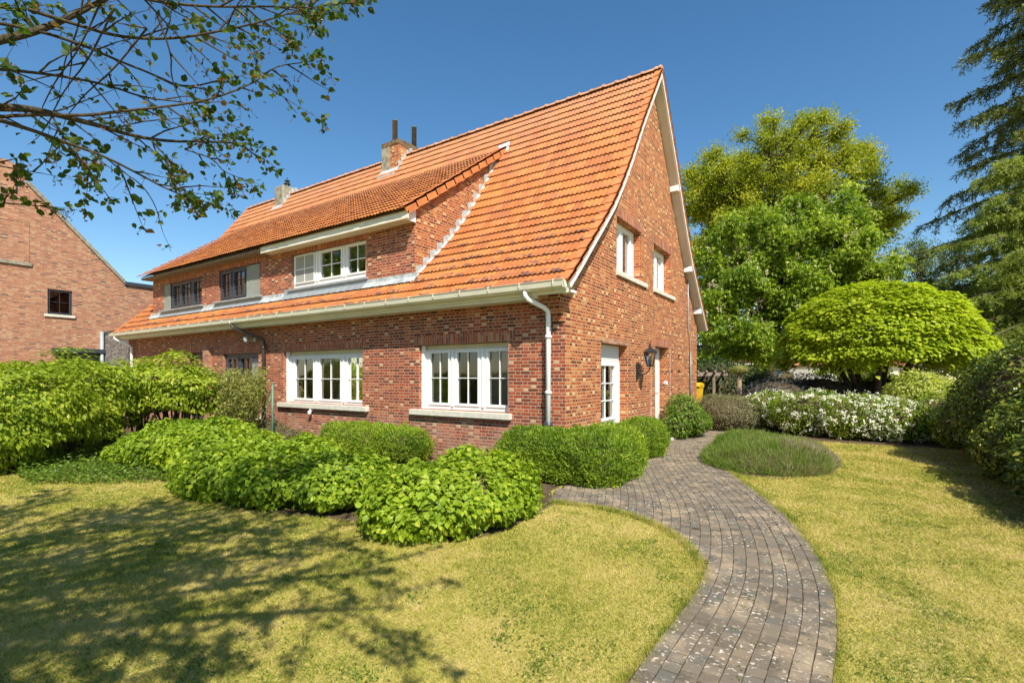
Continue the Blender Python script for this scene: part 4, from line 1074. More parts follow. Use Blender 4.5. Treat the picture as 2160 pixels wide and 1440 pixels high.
# grass blades
def grass():
    g = np.random.default_rng(3)
    n = 4200000
    # sample by viewing depth so that near blades are dense
    d = 1.9 * (12.5 / 1.9) ** (g.random(n) ** .85); px = g.uniform(-900, 2900, n)
    P = CP[None, :2] + d[:, None] * (FV[None, :2] + RV[None, :2] * ((px - 1080) / FPX)[:, None])
    keep = g.random(n) < np.clip((d / 6) ** .9, .28, 1) * .36
    P = P[keep]; d = d[keep]
    e = g.normal(size=P.shape) * .02
    ok = ~inpoly(P + e, PATHP) & ~inpoly(P + e, BED)
    ok &= ~((P[:, 0] > 1.3) & (P[:, 1] > 1.3) & (((P[:, 0] - 2.62) / 1.12) ** 2 + ((P[:, 1] - 3.1) / 1.58) ** 2 < 1)) & ~(P[:, 1] > 7.0) & ~((P[:, 0] > 6.2) & (P[:, 1] > -2.5)) & ~((P[:, 1] > -1.6) & (P[:, 0] < .4)) & ~((P[:, 1] > 3.4) & (P[:, 0] < 3.2))
    P = P[ok]; d = d[ok]; m = len(P)
    print('grass blades', m)
    P3 = np.column_stack([P, np.zeros(m)])
    tuft = fnoise(P3, 1.6) * .5 + .5
    h = (.012 + .016 * g.random(m)) * (.7 + .8 * tuft) * np.clip(d / 7, 1, 1.3)
    w = .0016 * np.clip(d / 2.2, 1, 4.5)
    a = g.random(m) * 6.283; tx, ty = np.cos(a), np.sin(a)
    b = g.random(m) * 6.283; lean = .3 + g.random(m) * 1.6
    V = np.zeros((m, 3, 3))
    V[:, 0] = P3 + np.column_stack([tx * w, ty * w, np.zeros(m)]); V[:, 1] = P3 - np.column_stack([tx * w, ty * w, np.zeros(m)])
    V[:, 2] = P3 + np.column_stack([np.cos(b) * h * lean, np.sin(b) * h * lean, h])
    o = np_mesh('grass', V.reshape(-1, 3), np.arange(m * 3).reshape(-1, 3), M['grass'], None, {'rnd': g.random(m)})
    tag(o, 'short dry yellow green lawn grass', 'grass', kind='stuff')
    # longer grass and weeds creeping over the path edges
    ed = []
    for L_ in (REDGE, np.array(smooth_line(LEDGE[:10], 2))):
        sg = np.linalg.norm(np.diff(L_, axis=0), axis=1); cm = np.concatenate([[0], np.cumsum(sg)])
        u = g.random(26000) * cm[-1]; k = np.clip(np.searchsorted(cm, u, 'right') - 1, 0, len(sg) - 1)
        q = L_[k] + (L_[k + 1] - L_[k]) * ((u - cm[k]) / sg[k])[:, None]
        q = q + g.normal(size=q.shape) * (.022 + .02 * np.abs(fnoise(np.column_stack([q, q[:, 0] * 0]), 7)))[:, None]; ed.append(q)
    ed = np.concatenate(ed); ed = ed[(ed[:, 1] > -6.2) & (ed[:, 1] < 2.6)]; m = len(ed)
    C = np.column_stack([ed, np.full(m, .006)]); dd_ = np.linalg.norm(C - CP, axis=1)
    o = leaves('edge_grass', C, g.normal(size=(m, 3)), (.03 + .03 * g.random(m)) * np.clip(dd_ / 5, .8, 1.3), M['grass'], None, 'needle', T=g.normal(size=(m, 3)) * .6 + np.array([0, 0, 1.0]), rnd=g.random(m) * .7)
    tag(o, 'longer grass creeping over the edges of the path', 'grass', kind='stuff')
    # darker weeds and clover tufts scattered in the lawn
    cp_ = []
    while len(cp_) < 70:
        dd = g.uniform(2.2, 9); q = CP[:2] + dd * (FV[:2] + RV[:2] * ((g.uniform(0, 2160) - 1080) / FPX))
        if not inpoly(q[None], PATHP)[0] and not inpoly(q[None], BED)[0] and q[1] < 1.0 and q[0] < 5.6: cp_.append((q, g.uniform(.03, .16)))
    C = np.concatenate([np.column_stack([q + g.normal(size=(int(30 + r_ * 900), 2)) * r_, g.uniform(.008, .022, int(30 + r_ * 900))]) for q, r_ in cp_])
    o = leaves('lawn_weeds', C, g.normal(size=C.shape) * .5 + np.array([0, 0, .9]), .020 * g.uniform(.5, 1.4, len(C)), M['leaf_ivy'], None, 'ovate')
    tag(o, 'small green clover and weed tufts in the dry lawn', 'weeds', kind='stuff')
    # weeds in the path joints
    k = 0; pts = []
    while len(pts) < 150:
        q = np.array([g.uniform(1.8, 3.8), g.uniform(-5, .5)])
        if inpoly(q[None], PATHP)[0]: pts.append(q)
    C = np.repeat(np.array(pts), 12, axis=0) + g.normal(size=(1800, 2)) * .018
    C = np.column_stack([C, np.full(len(C), .018)])
    o = leaves('joint_weeds', C, g.normal(size=C.shape) + np.array([0, 0, .8]), .022 * g.uniform(.5, 1.3, len(C)), M['leaf_ivy'], None, 'lance', T=g.normal(size=C.shape) + np.array([0, 0, .9]))
    tag(o, 'little green weeds growing in the joints of the path', 'weeds', kind='stuff')
grass()

# ================================================================== SHRUBS
def g2(px, d, z): x, y = gp(px, d); return (x, y, z)
LS, TS, BX = 'leafy heart-leaved bushes along the lawn', 'tall shrubs at the left', 'trimmed box bushes along the house'
shrub('leafy_shrub', 'rounded bright green heart-leaved bush nearest the path bend', 'shrub',
      [(.14, -3.22, .28, .76, .88, .42), (.48, -2.85, .27, .50, .85, .36), (-.25, -3.35, .24, .42, .5, .34), (-.05, -2.6, .36, .5, .5, .36)], 12500, .066, 'leaf_hydr', 'wide', depth=.16, namp=.16, ns=4.5, up=.35, stems=46, droop=.4, spread=.6, group=LS, core=.62)
shrub('leafy_shrub', 'long bright green heart-leaved bush in the middle, partly shaded, behind the lawn', 'shrub',
      [(-1.38, -3.2, .26, .66, .75, .38), (-2.2, -3.3, .28, .90, .9, .40), (-3.25, -3.45, .26, .9, .85, .38), (-2.9, -2.8, .30, .6, .6, .42)], 20000, .065, 'leaf_hydr', 'wide', depth=.16, namp=.17, ns=4.2, up=.35, stems=60, droop=.4, spread=.6, group=LS, core=.62)
shrub('leafy_shrub', 'bright sunlit heart-leaved bush left of the shaded one, below the big round shrub', 'shrub',
      [(-4.3, -3.1, .36, .9, .9, .42), (-5.2, -3.0, .42, .85, .9, .46), (-6.1, -3.2, .34, .9, .8, .42), (-5.7, -2.6, .42, .6, .5, .42), (-6.9, -3.5, .18, .5, .5, .26)], 20000, .065, 'leaf_hydr', 'wide', depth=.17, namp=.18, ns=4, up=.35, stems=60, droop=.4, spread=.6, group=LS, core=.62)
shrub('tall_shrub', 'tall dense bright green shrub at the left edge of the photo', 'shrub',
      [(-8.3, -4.7, 1.12, 1.15, 1.0, .72), (-9.5, -3.9, 1.22, 1.2, 1.1, .72), (-10.4, -3.5, 1.25, 1.1, 1.0, .68), (-7.7, -5.1, .62, .75, .7, .55), (-8.7, -3.9, .70, .7, .6, .5), (-9.6, -3.0, 1.2, .8, .8, .7), (-8.2, -5.2, .35, .9, .7, .4)], 27000, .095, 'leaf_tall', 'ovate', depth=.22, namp=.24, ns=2.8, up=.6, core=.0, stems=80, droop=.5, spread=.5, group=TS, layer=.10)
shrub('tall_shrub', 'tall round bright green shrub with bare stems below, in front of the brick house', 'shrub',
      [(-9.15, -2.0, 1.46, .98, .9, .62), (-9.8, -2.4, 1.30, .75, .7, .55), (-8.5, -1.9, 1.25, .6, .6, .48)], 9500, .10, 'leaf_tall', 'ovate', depth=.20, namp=.20, ns=3, up=.6, core=.0, stems=60, droop=.5, spread=.5, group=TS, layer=.09)
BK = dict(p=3.0, depth=.11, namp=.11, ns=8, up=.5, core=.80, spread=.9, patch=.3, group=BX, shoots=.9)
shrub('box_hedge', 'long trimmed box hedge wrapping the house corner below the white downpipe', 'hedge',
      [(-.15, -.42, .32, .74, .48, .46), (.50, -.30, .32, .74, .62, .45), (.62, .30, .32, .57, .62, .44)], 50000, .062, 'leaf_box', 'lance', **BK)
shrub('box_hedge', 'low trimmed box bush between the two wide white windows', 'hedge',
      [(-4.1, -.62, .28, 1.15, .48, .36), (-3.1, -.62, .28, .55, .42, .34)], 30000, .062, 'leaf_box', 'lance', **BK)
shrub('box_hedge', 'small round box bush beside the gable door', 'hedge',
      [(.45, 2.55, .30, .45, .65, .43)], 22000, .058, 'leaf_box', 'lance', **{**BK, 'p': 2.5})
shrub('corner_shrub', 'dark green bush at the far corner of the gable wall', 'shrub',
      [(.40, 5.75, .62, .45, .5, .58), (.62, 6.1, .42, .40, .55, .38), (.30, 5.5, .40, .35, .4, .35)], 5200, .072, 'leaf_ivy', 'ovate', depth=.2, namp=.14, ns=4, up=.5, stems=24, core=.6)
shrub('grey_shrub', 'low greyish olive bush between the dark bush and the flowering one', 'shrub',
      [(.95, 8.3, .45, .8, .7, .55), (1.3, 9.0, .45, .8, .9, .55), (.5, 9.2, .5, .7, .7, .55)], 16000, .045, 'leaf_grey', 'ovate', depth=.14, namp=.12, ns=5, up=.5, core=.8)
# lavender
def lavender():
    B = [(2.62, 3.10, .0, 1.15, 1.62, .46), (2.2, 3.5, .08, .7, .9, .46), (3.0, 2.6, .05, .75, .8, .44), (2.4, 2.3, .0, .6, .6, .42)]
    t = empty('lavender', (2.62, 3.1, 0), 'low spreading mound of green and grey lavender beside the path', 'lavender')
    P, N = blob_surface(B, 60000, 2.2, .08, .09, 6, .01)
    T = N * .8 + np.array([0, 0, .8]) + rng.normal(size=P.shape) * .55
    rn = .42 + (P[:, 0] - 2.62) * .20 - (P[:, 1] - 3.1) * .06 + fnoise(P, 4.2) * .5 + rng.normal(size=len(P)) * .2
    leaves('foliage', P - N * .04, np.cross(T, rng.normal(size=P.shape)), .085 * rng.uniform(.5, 1.5, len(P)), M['leaf_lav'], t, 'needle', T=T, rnd=rn)
    core_mesh('inner_twigs', B[:1], .86, M['twig'], t, 2.4)
lavender()
shrub('flowering_shrub', 'wide mound of green leaves covered in white blossom behind the lavender', 'shrub',
      [(2.1, 9.3, .55, 1.0, .9, .60), (3.1, 8.6, .58, 1.15, 1.0, .64), (4.1, 8.2, .55, 1.0, .95, .60), (4.9, 8.2, .5, .85, .9, .56)], 24000, .060, 'leaf_chois', 'ovate', depth=.14, namp=.14, ns=3.4, up=.4, core=.8, flowers=(1700, .055), spread=.8)
shrub('shaded_shrub', 'dark shaded bush with a few pale flowers at the end of the blossom mound', 'shrub',
      [(5.7, 8.2, .6, .8, .8, .65), (6.0, 7.3, .5, .6, .7, .55)], 9000, .06, 'leaf_chois', 'ovate', depth=.16, namp=.14, ns=4, up=.4, core=.75, flowers=(90, .05))
shrub('purple_shrub', 'dark grey purple shrub rising behind the left end of the blossom mound', 'shrub',
      [(*g2(1640, 15.5, .85), 1.3, 1.0, .75), (*g2(1720, 16, .95), 1.5, 1.0, .75), (*g2(1870, 16.2, .95), 1.6, 1.0, .70)], 14000, .08, 'leaf_purple', 'ovate', depth=.16, namp=.2, ns=2.5, up=.5, core=.75)
shrub('yellow_green_shrub', 'loose yellow green shrub between the dome tree and the right hedge', 'shrub',
      [(*g2(1935, 12.6, 1.0), .72, .7, .72), (*g2(1985, 12.2, .95), .5, .6, .6)], 8000, .085, 'leaf_yg', 'ovate', depth=.22, namp=.2, ns=3, up=.5, core=.5, stems=20, droop=.4)
LH = 'dark laurel hedging at the right edge'
shrub('laurel_hedge', 'tall rounded dark laurel hedge in shade at the right edge', 'hedge',
      [(6.75, 6.3, 1.0, 1.15, 1.5, 1.22), (6.85, 4.6, 1.05, 1.3, 1.5, 1.30), (6.4, 5.0, .7, .85, 1.8, .9), (7.6, 5.0, 1.2, 1.3, 1.8, 1.35)], 30000, .085, 'leaf_laurel', 'ovate', depth=.13, namp=.14, ns=3.2, up=.45, core=.82, spread=.7, group=LH)
shrub('laurel_hedge', 'lower front clump of glossy laurel at the bottom right, its top leaves catching the sun', 'hedge',
      [(6.6, 2.2, .66, 1.05, 1.2, .78), (6.5, 1.1, .55, 1.05, 1.0, .74), (6.55, .2, .5, 1.0, 1.0, .72), (6.2, 3.1, .55, .70, .9, .72)], 17000, .085, 'leaf_laurel', 'ovate', depth=.14, namp=.16, ns=3.2, up=.45, core=.8, spread=.7, group=LH)
# loose thin shrub before the neighbour's lower window
def thin_shrub():
    x, y = -7.95, -1.15; t = empty('thin_shrub', (x, y, 0), 'sparse twiggy shrub in front of the dark window, between round shrub and green post', 'shrub')
    s = MB(); P = []
    for i in range(150):
        a = random.uniform(0, 6.28); r = random.uniform(.1, 1.0); h = random.uniform(.8, 1.7)
        p = bez((x + random.uniform(-.4, .4), y + random.uniform(-.15, .15), 0), (x + math.cos(a) * r * .4, y + math.sin(a) * r * .3, h * .6), (x + math.cos(a) * r, y + math.sin(a) * r * .5, h), 8)
        s.tube(p, [.010 * (1 - .11 * k) for k in range(8)], 4, cap=False)
        for k in range(2, 8):
            for _ in range(30): P.append(np.array(p[k]) + rng.normal(size=3) * .09)
    s.build('stem', M['twig'], t); P = np.array(P)
    leaves('foliage', P, rng.normal(size=P.shape) + np.array([0, 0, .6]), .055 * rng.uniform(.6, 1.4, len(P)), M['leaf_thin'], t)
thin_shrub()
shrub('low_shrub', 'low dull reddish green bush at the foot of the wall right of the green post', 'shrub',
      [(-7.7, -.5, .22, .6, .4, .34), (-7.0, -.5, .18, .5, .35, .26)], 5200, .038, 'leaf_grey', 'ovate', depth=.15, namp=.08, ns=5, core=.7)
# ivy ground cover
def ivy():
    poly = [(-16, -3.0), (-9, -4.55), (-7.2, -5.0), (-6.2, -5.15), (-5.6, -4.75), (-4.9, -4.2), (-4.6, -3.6), (-6, -3.0), (-9, -2.6), (-16, -1)]
    P = np.column_stack([rng.uniform(-16, -4.6, 60000), rng.uniform(-5.3, -1, 60000)]); P = P[inpoly(P, poly)]
    e = fnoise(np.column_stack([P, P[:, :1] * 0]), 2.0)
    P = P[e > -.45][:26000]
    z = .03 + np.abs(rng.normal(size=len(P))) * .07 * (1.1 + fnoise(np.column_stack([P, P[:, :1] * 0]), 1.7)[:len(P)])
    C = np.column_stack([P, z])
    o = leaves('ground_cover', C, rng.normal(size=C.shape) * .5 + np.array([0, 0, 1]), .058 * rng.uniform(.6, 1.3, len(C)), M['leaf_ivy'], None)
    tag(o, 'low ivy ground cover under the tall shrubs at the left', 'ground cover', kind='stuff')
ivy()
# green fence post with its brace
t = empty('fence_post', (-6.62, -1.15, 0), 'green metal fence post with a slanting brace in front of the brick wall', 'post')
px_, py_ = -7.2, -.72
t.location = (px_, py_, 0)
s = MB(); s.tube([(px_, py_, 0), (px_, py_, 1.42)], .024, 10); s.lathe((px_, py_, 1.42), [(.03, 0), (.03, .02), (.01, .035)], 10); s.build('post', M['green_post'], t)
s = MB(); s.tube([(px_, py_, 1.25), (px_ - .55, py_ - .1, .05)], .014, 8); s.tube([(px_, py_, 1.3), (px_ - .45, py_ + .1, 1.05)], .006, 6); s.build('brace', M['green_post'], t)

# ================================================================== TREES
# dome-shaped tree
def dome():
    c = pt(1844, 735, 15.6); cx, cy, cz = c; t = empty('dome_tree', (cx, cy, 0), 'bright yellow green dome-shaped tree behind the white blossom', 'tree')
    n = 46000
    d = unit(rng.normal(size=(n * 2, 3))); d = d[d[:, 2] > -.07 + .07 * np.sin(np.arctan2(d[:, 1], d[:, 0]) * 5 + 1) + .05 * rng.normal(size=len(d))][:n]
    k = 1 - np.abs(rng.normal(size=(len(d), 1))) * .07
    low = np.clip(-d[:, 2:3], 0, 1)
    P = np.array([cx, cy, cz - .30]) + sblob(d, 2.1) * k * np.array([2.72, 2.7, 2.30]) * (1 - low * .25)
    # shingled layers
    ph = P[:, 2] * 9 + fnoise(P, 1.6) * 5
    P = P + d * (.07 * np.sin(ph))[:, None] + d * (fnoise(P, 1.9) * .15 + fnoise(P, 5.5) * .03 + rng.normal(size=len(P)) * .03)[:, None]
    N = unit(d * .45 + np.array([0, 0, 1.0]) + rng.normal(size=P.shape) * .28)
    T = d * 1.0 + np.array([0, 0, -.35]) + rng.normal(size=P.shape) * .35
    rn = .5 + fnoise(P, 1.4) * .2 + rng.normal(size=len(P)) * .2
    leaves('crown', P, N, .125 * rng.uniform(.6, 1.25, len(P)), M['leaf_dome'], t, 'wide', T=T, rnd=rn)
    s = MB(); tips = []
    for i in range(7):
        a = i * .9 + .3; r = .18
        b0 = (cx + math.cos(a) * r * .6, cy + math.sin(a) * r * .6, 0); e = (cx + math.cos(a) * 1.7, cy + math.sin(a) * 1.5, cz + .9)
        s.tube(bez(b0, (cx + math.cos(a) * .55, cy + math.sin(a) * .5, 1.2), e, 8), [.13 * (1 - .10 * q) for q in range(8)], 8, jit=.08)
        for j in range(8):
            q = a + random.uniform(-.6, .6); zz = random.uniform(.2, 1.6)
            s.tube(bez(e, (e[0], e[1], e[2] + .3), (cx + math.cos(q) * 3 * math.cos(zz / 1.2), cy + math.sin(q) * 2.8 * math.cos(zz / 1.2), cz + zz), 5), [.045 * (1 - .2 * q_) for q_ in range(5)], 5, cap=False)
    s.tube([(cx, cy, 0), (cx, cy, .5), (cx + .05, cy, 1.2)], [.30, .24, .13], 10, jit=.08)
    s.build('trunk', M['bark'], t)
dome()
def at_e(px, py, d, a, b, c): p = pt(px, py, d); return (p[0], p[1], p[2], a, b, c)
# oak at the back (yellow green), chestnut in front of it
oc = clumps_in([at_e(1640, 400, 29, 5.0, 4.5, 4.0), at_e(1540, 460, 29, 3.4, 3, 3.6), at_e(1790, 470, 29, 3.4, 3, 2.6), at_e(1690, 320, 29, 2.4, 2.5, 2.2), at_e(1530, 620, 29, 2.8, 2.5, 3.0), at_e(1475, 430, 29, 1.6, 2, 3.2), at_e(1860, 450, 29, 1.6, 1.6, 1.8)], 380, .15)
b = pt(1625, 792, 29); tree('oak_tree', 'tall olive green oak standing highest behind the gable', (b[0], b[1], 0), 9.0, .34, oc, 170000, .155, 'leaf_oak', 'ovate', csize=.75, limb_r=.11, flat=.75, nfork=11, hang=.1, patch=.5)
cc = clumps_in([at_e(1690, 560, 22, 2.9, 2.4, 2.7), at_e(1590, 640, 22, 2.4, 2.2, 2.7), at_e(1790, 580, 22, 2.0, 2, 2.4), at_e(1720, 460, 22, 1.7, 1.6, 1.4), at_e(1530, 700, 21.5, 1.5, 1.4, 2.0), at_e(1550, 560, 22, 1.6, 1.4, 2.0), at_e(1640, 720, 21, 2.0, 1.4, 1.0), at_e(1600, 500, 22, 1.5, 1.4, 1.5), at_e(1780, 440, 22.5, 1.2, 1.2, 1.2)], 320, .2, zmin=2.3)
b = pt(1604, 792, 22); tree('chestnut_tree', 'broad fresh green chestnut with pale candle blossoms in front of the oak', (b[0], b[1], 0), 5.0, .20, cc, 90000, .18, 'leaf_chest', 'palm', csize=.58, limb_r=.08, flat=.8, nfork=9, hang=.9, candles=330, patch=.4)
# thinner tree behind on the right, dark backdrop trees
bc = clumps_in([at_e(1920, 570, 34, 2.4, 2.2, 2.2), at_e(1990, 560, 34, 2.6, 2.2, 2.2), at_e(1955, 530, 34, 1.6, 1.5, 1.4), at_e(1880, 640, 34, 2, 2, 2)], 55, .3)
b = pt(1940, 792, 34); tree('birch_tree', 'thin airy tree with fine blue green twigs left of the conifers', (b[0], b[1], 0), 5.5, .16, bc, 15000, .13, 'leaf_far', 'ovate', csize=1.1, limb_r=.06, nfork=7, patch=.5)
dc = clumps_in([at_e(2010, 660, 26, 3.0, 2.5, 1.9), at_e(2110, 640, 26, 3.0, 2.5, 2.4), at_e(1930, 700, 27, 2.6, 2, 1.6)], 60, .3, zmin=1.0)
b = pt(2050, 792, 26); tree('dark_tree', 'dark broad tree filling the gap between the dome tree and the conifers', (b[0], b[1], 0), 3.0, .25, dc, 40000, .16, 'leaf_dark', 'ovate', csize=1.2, limb_r=.1, nfork=7, patch=.6)
b = pt(1480, 792, 30); dc = clumps_in([at_e(1480, 700, 30, 2.5, 2, 3), at_e(1530, 760, 30, 2.5, 2, 1.8)], 26, .3, zmin=.6)
tree('dark_tree', 'shaded bushy tree just right of the gable, behind the chestnut', (b[0], b[1], 0), 3.0, .2, dc, 16000, .16, 'leaf_dark', 'ovate', csize=1.1, limb_r=.09, nfork=5)
# japanese maple under the dome
p = pt(1800, 785, 20); mc = clumps_in([(p[0], p[1], 1.55, 1.3, 1.1, .6)], 20, .3)
tree('small_maple', 'small bright green layered maple seen below the dome tree', (p[0], p[1], 0), 1.0, .07, mc, 6500, .10, 'leaf_chest', 'ovate', csize=.35, limb_r=.03, flat=.5, hang=.5)

# conifers: boughs with hanging twiglets
def conifer(name, label, base, h0, h1, reach, nb, leafmat, trunk_r, side, size=.30, twl=1.0, seed=1, droop=.35):
    t = empty(name, base, label, 'conifer', 'conifers at the right edge'); r = random.Random(seed); g = np.random.default_rng(seed)
    bx, by = base[0], base[1]; s = MB()
    s.tube([(bx, by, 0), (bx, by, h1 * .5), (bx + .1, by, h1 * 1.02)], [trunk_r, trunk_r * .7, .03], 9, jit=.05)
    C, T = [], []
    for i in range(nb):
        z = h0 + (h1 - h0) * (i / nb) + r.uniform(-.2, .2); a = i * 2.399 + r.uniform(-.3, .3)
        L = reach(z) * r.uniform(.72, 1.12)
        dx, dy = math.cos(a), math.sin(a)
        p = bez((bx, by, z), (bx + dx * L * .5, by + dy * L * .5, z + L * .02), (bx + dx * L, by + dy * L, z - L * droop + r.uniform(-.1, .3)), 9)
        # upturned tip
        p = [(q[0], q[1], q[2] + (k / 8) ** 3 * .25 * L * .5) for k, q in enumerate(p)]
        s.tube(p, [.055 * (1 - .1 * k) * (.6 + L * .12) for k in range(9)], 5, cap=False)
        for k in range(2, 9):
            pk = np.array(p[k]); nt = 8
            for _ in range(nt):
                sd = r.choice((-1, 1)); fwd = r.uniform(.1, .9)
                dirv = np.array([dx * fwd - dy * sd * r.uniform(.3, 1), dy * fwd + dx * sd * r.uniform(.3, 1), -r.uniform(.0, .9)])
                dirv /= np.linalg.norm(dirv); tl = twl * r.uniform(.35, .95) * (1.15 - k / 12)
                m = int(tl / .045)
                u = np.linspace(.05, 1, m)[:, None]
                sag = np.array([0, 0, -1.0]) * (u ** 2) * tl * .28
                st = pk + (np.array(p[k - 1]) - pk) * r.random()
                q = st + dirv * u * tl + sag
                C.append(q); T.append(np.tile(dirv, (m, 1)) + np.array([0, 0, -.25]))
                if r.random() < .35: s.tube([tuple(st), tuple(q[m // 2]), tuple(q[-1])], [.010, .006, .003], 3, cap=False)
    s.build('trunk', M['bark'], t)
    C = np.concatenate(C); T = np.concatenate(T); k = 3
    C = np.repeat(C, k, axis=0) + g.normal(size=(len(C) * k, 3)) * .012; T = np.repeat(T, k, axis=0) + g.normal(size=C.shape) * .75
    rn = .45 + fnoise(C, .9) * .25 + g.normal(size=len(C)) * .22
    leaves('crown', C, g.normal(size=C.shape) + np.array([0, 0, .8]), size * g.uniform(.5, 1.1, len(C)), M[leafmat], t, 'lance', T=T, rnd=rn)
    print(name, len(C))
b = pt(2235, 792, 20)
conifer('conifer', 'tall dark drooping conifer reaching past the top right corner', (b[0], b[1], 0), 2.0, 20.5, lambda z: 6.7 * (1 - (z / 25) ** 1.2), 96, 'leaf_conif', .35, 0, size=.19, twl=1.3, seed=4)
b = pt(2215, 792, 16.5)
conifer('conifer', 'paler green conifer in front of the dark one at the right edge', (b[0], b[1], 0), 1.6, 9.3, lambda z: 4.1 * (1 - (z / 11.5) ** 2), 90, 'leaf_larch', .2, 0, size=.15, twl=1.1, seed=9)

# distant garden boundary
shrub('clipped_hedge', 'dark clipped hedge along the far side of the garden below the white van', 'hedge',
      [(*g2(1640, 24, .55), 3.2, .8, .68), (*g2(1760, 23.5, .55), 3.2, .8, .66), (*g2(1890, 23, .6), 3.0, .8, .7), (*g2(1530, 24.5, .6), 2.2, .8, 1.0)], 24000, .10, 'leaf_dark', 'ovate', p=3, depth=.08, namp=.08, ns=2, core=.85)
shrub('tall_hedge', 'high dark greenery behind the pergola and bins', 'hedge',
      [(*g2(1495, 19, .9), 1.8, 1.2, 1.5), (*g2(1560, 19.5, .9), 1.6, 1.2, 1.1)], 14000, .10, 'leaf_dark', 'ovate', depth=.15, namp=.15, ns=2, core=.8)

# pergola, pollarded trunk, bins
a1 = pt(1535, 790, 17.0)
t = empty('pergola', (a1[0], a1[1], 0), 'weathered grey timber pergola past the end of the house', 'pergola')
dv = np.array([RV[0], RV[1], 0]); fv = np.array([FV[0], FV[1], 0])
zt = 1.58
for px_, d_ in ((1506, 17.0), (1519, 17.9), (1531, 18.8)):
    p = pt(px_, YH, d_); s = MB(); s.box((p[0] - .04, p[1] - .04, 0), (p[0] + .04, p[1] + .04, zt - .002), bev=.008); s.build('post', M['wood'], t)
Mx = Matrix.Rotation(0, 4, 'Z')
for q, (pa, pb, d_) in enumerate(((1440, 1524, 17.0), (1440, 1534, 17.9), (1440, 1544, 18.8))):
    p0, p1 = pt(pa, YH, d_), pt(pb, YH, d_); s = MB(); zz = zt
    n2 = FV * .04
    s.prism([(0, 0), (0, .14), (1, .14), (1, 0.03)], lambda u, v, w: tuple(p0 + (p1 - p0) * u + n2 * w + np.array([0, 0, zz - 1.6 + v])), -1, 1); s.build('beam', M['wood'], t)
for q in range(5):
    pa = pt(1455 + q * 18, YH, 16.8); pb = pt(1455 + q * 18, YH, 19.1); s = MB()
    s.prism([(0, 0), (0, .07), (1, .07), (1, 0)], lambda u, v, w: tuple(pa + (pb - pa) * u + RV * .03 * w + np.array([0, 0, zt - 1.6 + .142 + v])), -1, 1); s.build('rafter', M['wood'], t)
p = pt(1559, YH, 16.3); t = empty('pollarded_tree', (p[0], p[1], 0), 'bare pollarded trunk with a knobbly rounded head right of the pergola', 'tree')
s = MB(); s.tube([(p[0], p[1], 0), (p[0] + .02, p[1], .7), (p[0], p[1], 1.75)], [.085, .07, .08], 12, jit=.05); s.build('trunk', M['trimmed_wood'], t)
c_ = np.array([p[0], p[1], 1.80]); d_ = unit(rng.normal(size=(2600, 3))); s = MB()
for q in range(90):
    u_ = d_[q]; s.tube([tuple(c_), tuple(c_ + u_ * np.array([.2, .2, .10])), tuple(c_ + u_ * np.array([.34, .34, .15]) * random.uniform(.7, 1.1))], [.03, .02, .008], 5)
s.build('twigs', M['trimmed_wood'], t)
leaves('crown', c_ + d_ * np.array([.30, .30, .14]) * rng.uniform(.5, 1.1, (2600, 1)), d_, .04, M['leaf_thin'], t)
def wheelie(px, d, mat, label, lidmat):
    x, y = gp(px, d); t = empty('wheelie_bin', (x, y, 0), label, 'bin', 'wheeled bins behind the house')
    s = MB()
    def ring(w, dd, z): return [s.bm.verts.new((x + a * w, y + b * dd, z)) for a, b in ((-1, -1), (1, -1), (1, 1), (-1, 1))]
    r = [ring(.21, .24, .06), ring(.24, .29, .55), ring(.28, .35, .95), ring(.30, .37, .97), ring(.30, .37, 1.0)]
    for q0, q1 in zip(r, r[1:]):
        for k in range(4): s.bm.faces.new((q0[k], q0[(k + 1) % 4], q1[(k + 1) % 4], q1[k]))
    s.bm.faces.new(r[0]); s.bm.faces.new(r[-1]); s.build('body', M[mat], t)
    s = MB(); s.prism([(-.40, 1.004), (-.38, 1.05), (0, 1.10), (.34, 1.06), (.38, 1.004)], lambda u, v, w: (x + w, y + u, v), -.31, .31); s.tube([(x - .26, y + .42, 1.0), (x + .26, y + .42, 1.0)], .015, 8); s.build('lid', M[lidmat], t)
    t.scale = (.9, .9, 1.25)
    for sx_ in (-1, 1): s = MB(); s.tube([(x + sx_ * .22, y + .26, .10), (x + sx_ * .28, y + .26, .10)], .10, 16); s.build('wheel', M['tyre'], t)
wheelie(1463, 17.0, 'yellow', 'yellow wheeled bin beside the far end of the brick wall', 'yellow')
wheelie(1500, 19.4, 'green_plastic', 'green wheeled bin half hidden behind the pergola posts', 'green_plastic')

# street beyond the garden: house, van
hc = pt(1840, YH, 46); ux, fx = RV, FV
def sbox(mb, c, r0, r1, f0, f1, z0, z1, bev=0):
    """box in street axes (right, forward)"""
    P = [c + ux * a + fx * b_ for a in (r0, r1) for b_ in (f0, f1)]
    mb.prism([(r0, f0), (r1, f0), (r1, f1), (r0, f1)], lambda u, v, w: tuple((c + ux * u + fx * v)[:2]) + (w,), z0, z1)
t = empty('low_house', (hc[0], hc[1], 0), 'low white house with tiled roof and red fascia far behind the garden trees', 'house')
s = MB(); sbox(s, hc, -9, 7, 0, 7, 0, 2.75); s.build('wall', M['stone'], t)
s = MB(); sbox(s, hc, -9.4, 7.4, -.45, -.2, 2.55, 2.95); s.build('fascia', M['roof_red'], t)
s = MB(); s.prism([(-.6, 2.95), (7.6, 2.95), (3.5, 5.0)], lambda u, v, w: tuple((hc + ux * w + fx * u)[:2]) + (v,), -9.6, 7.6); s.build('roof', M['roof_red'], t)
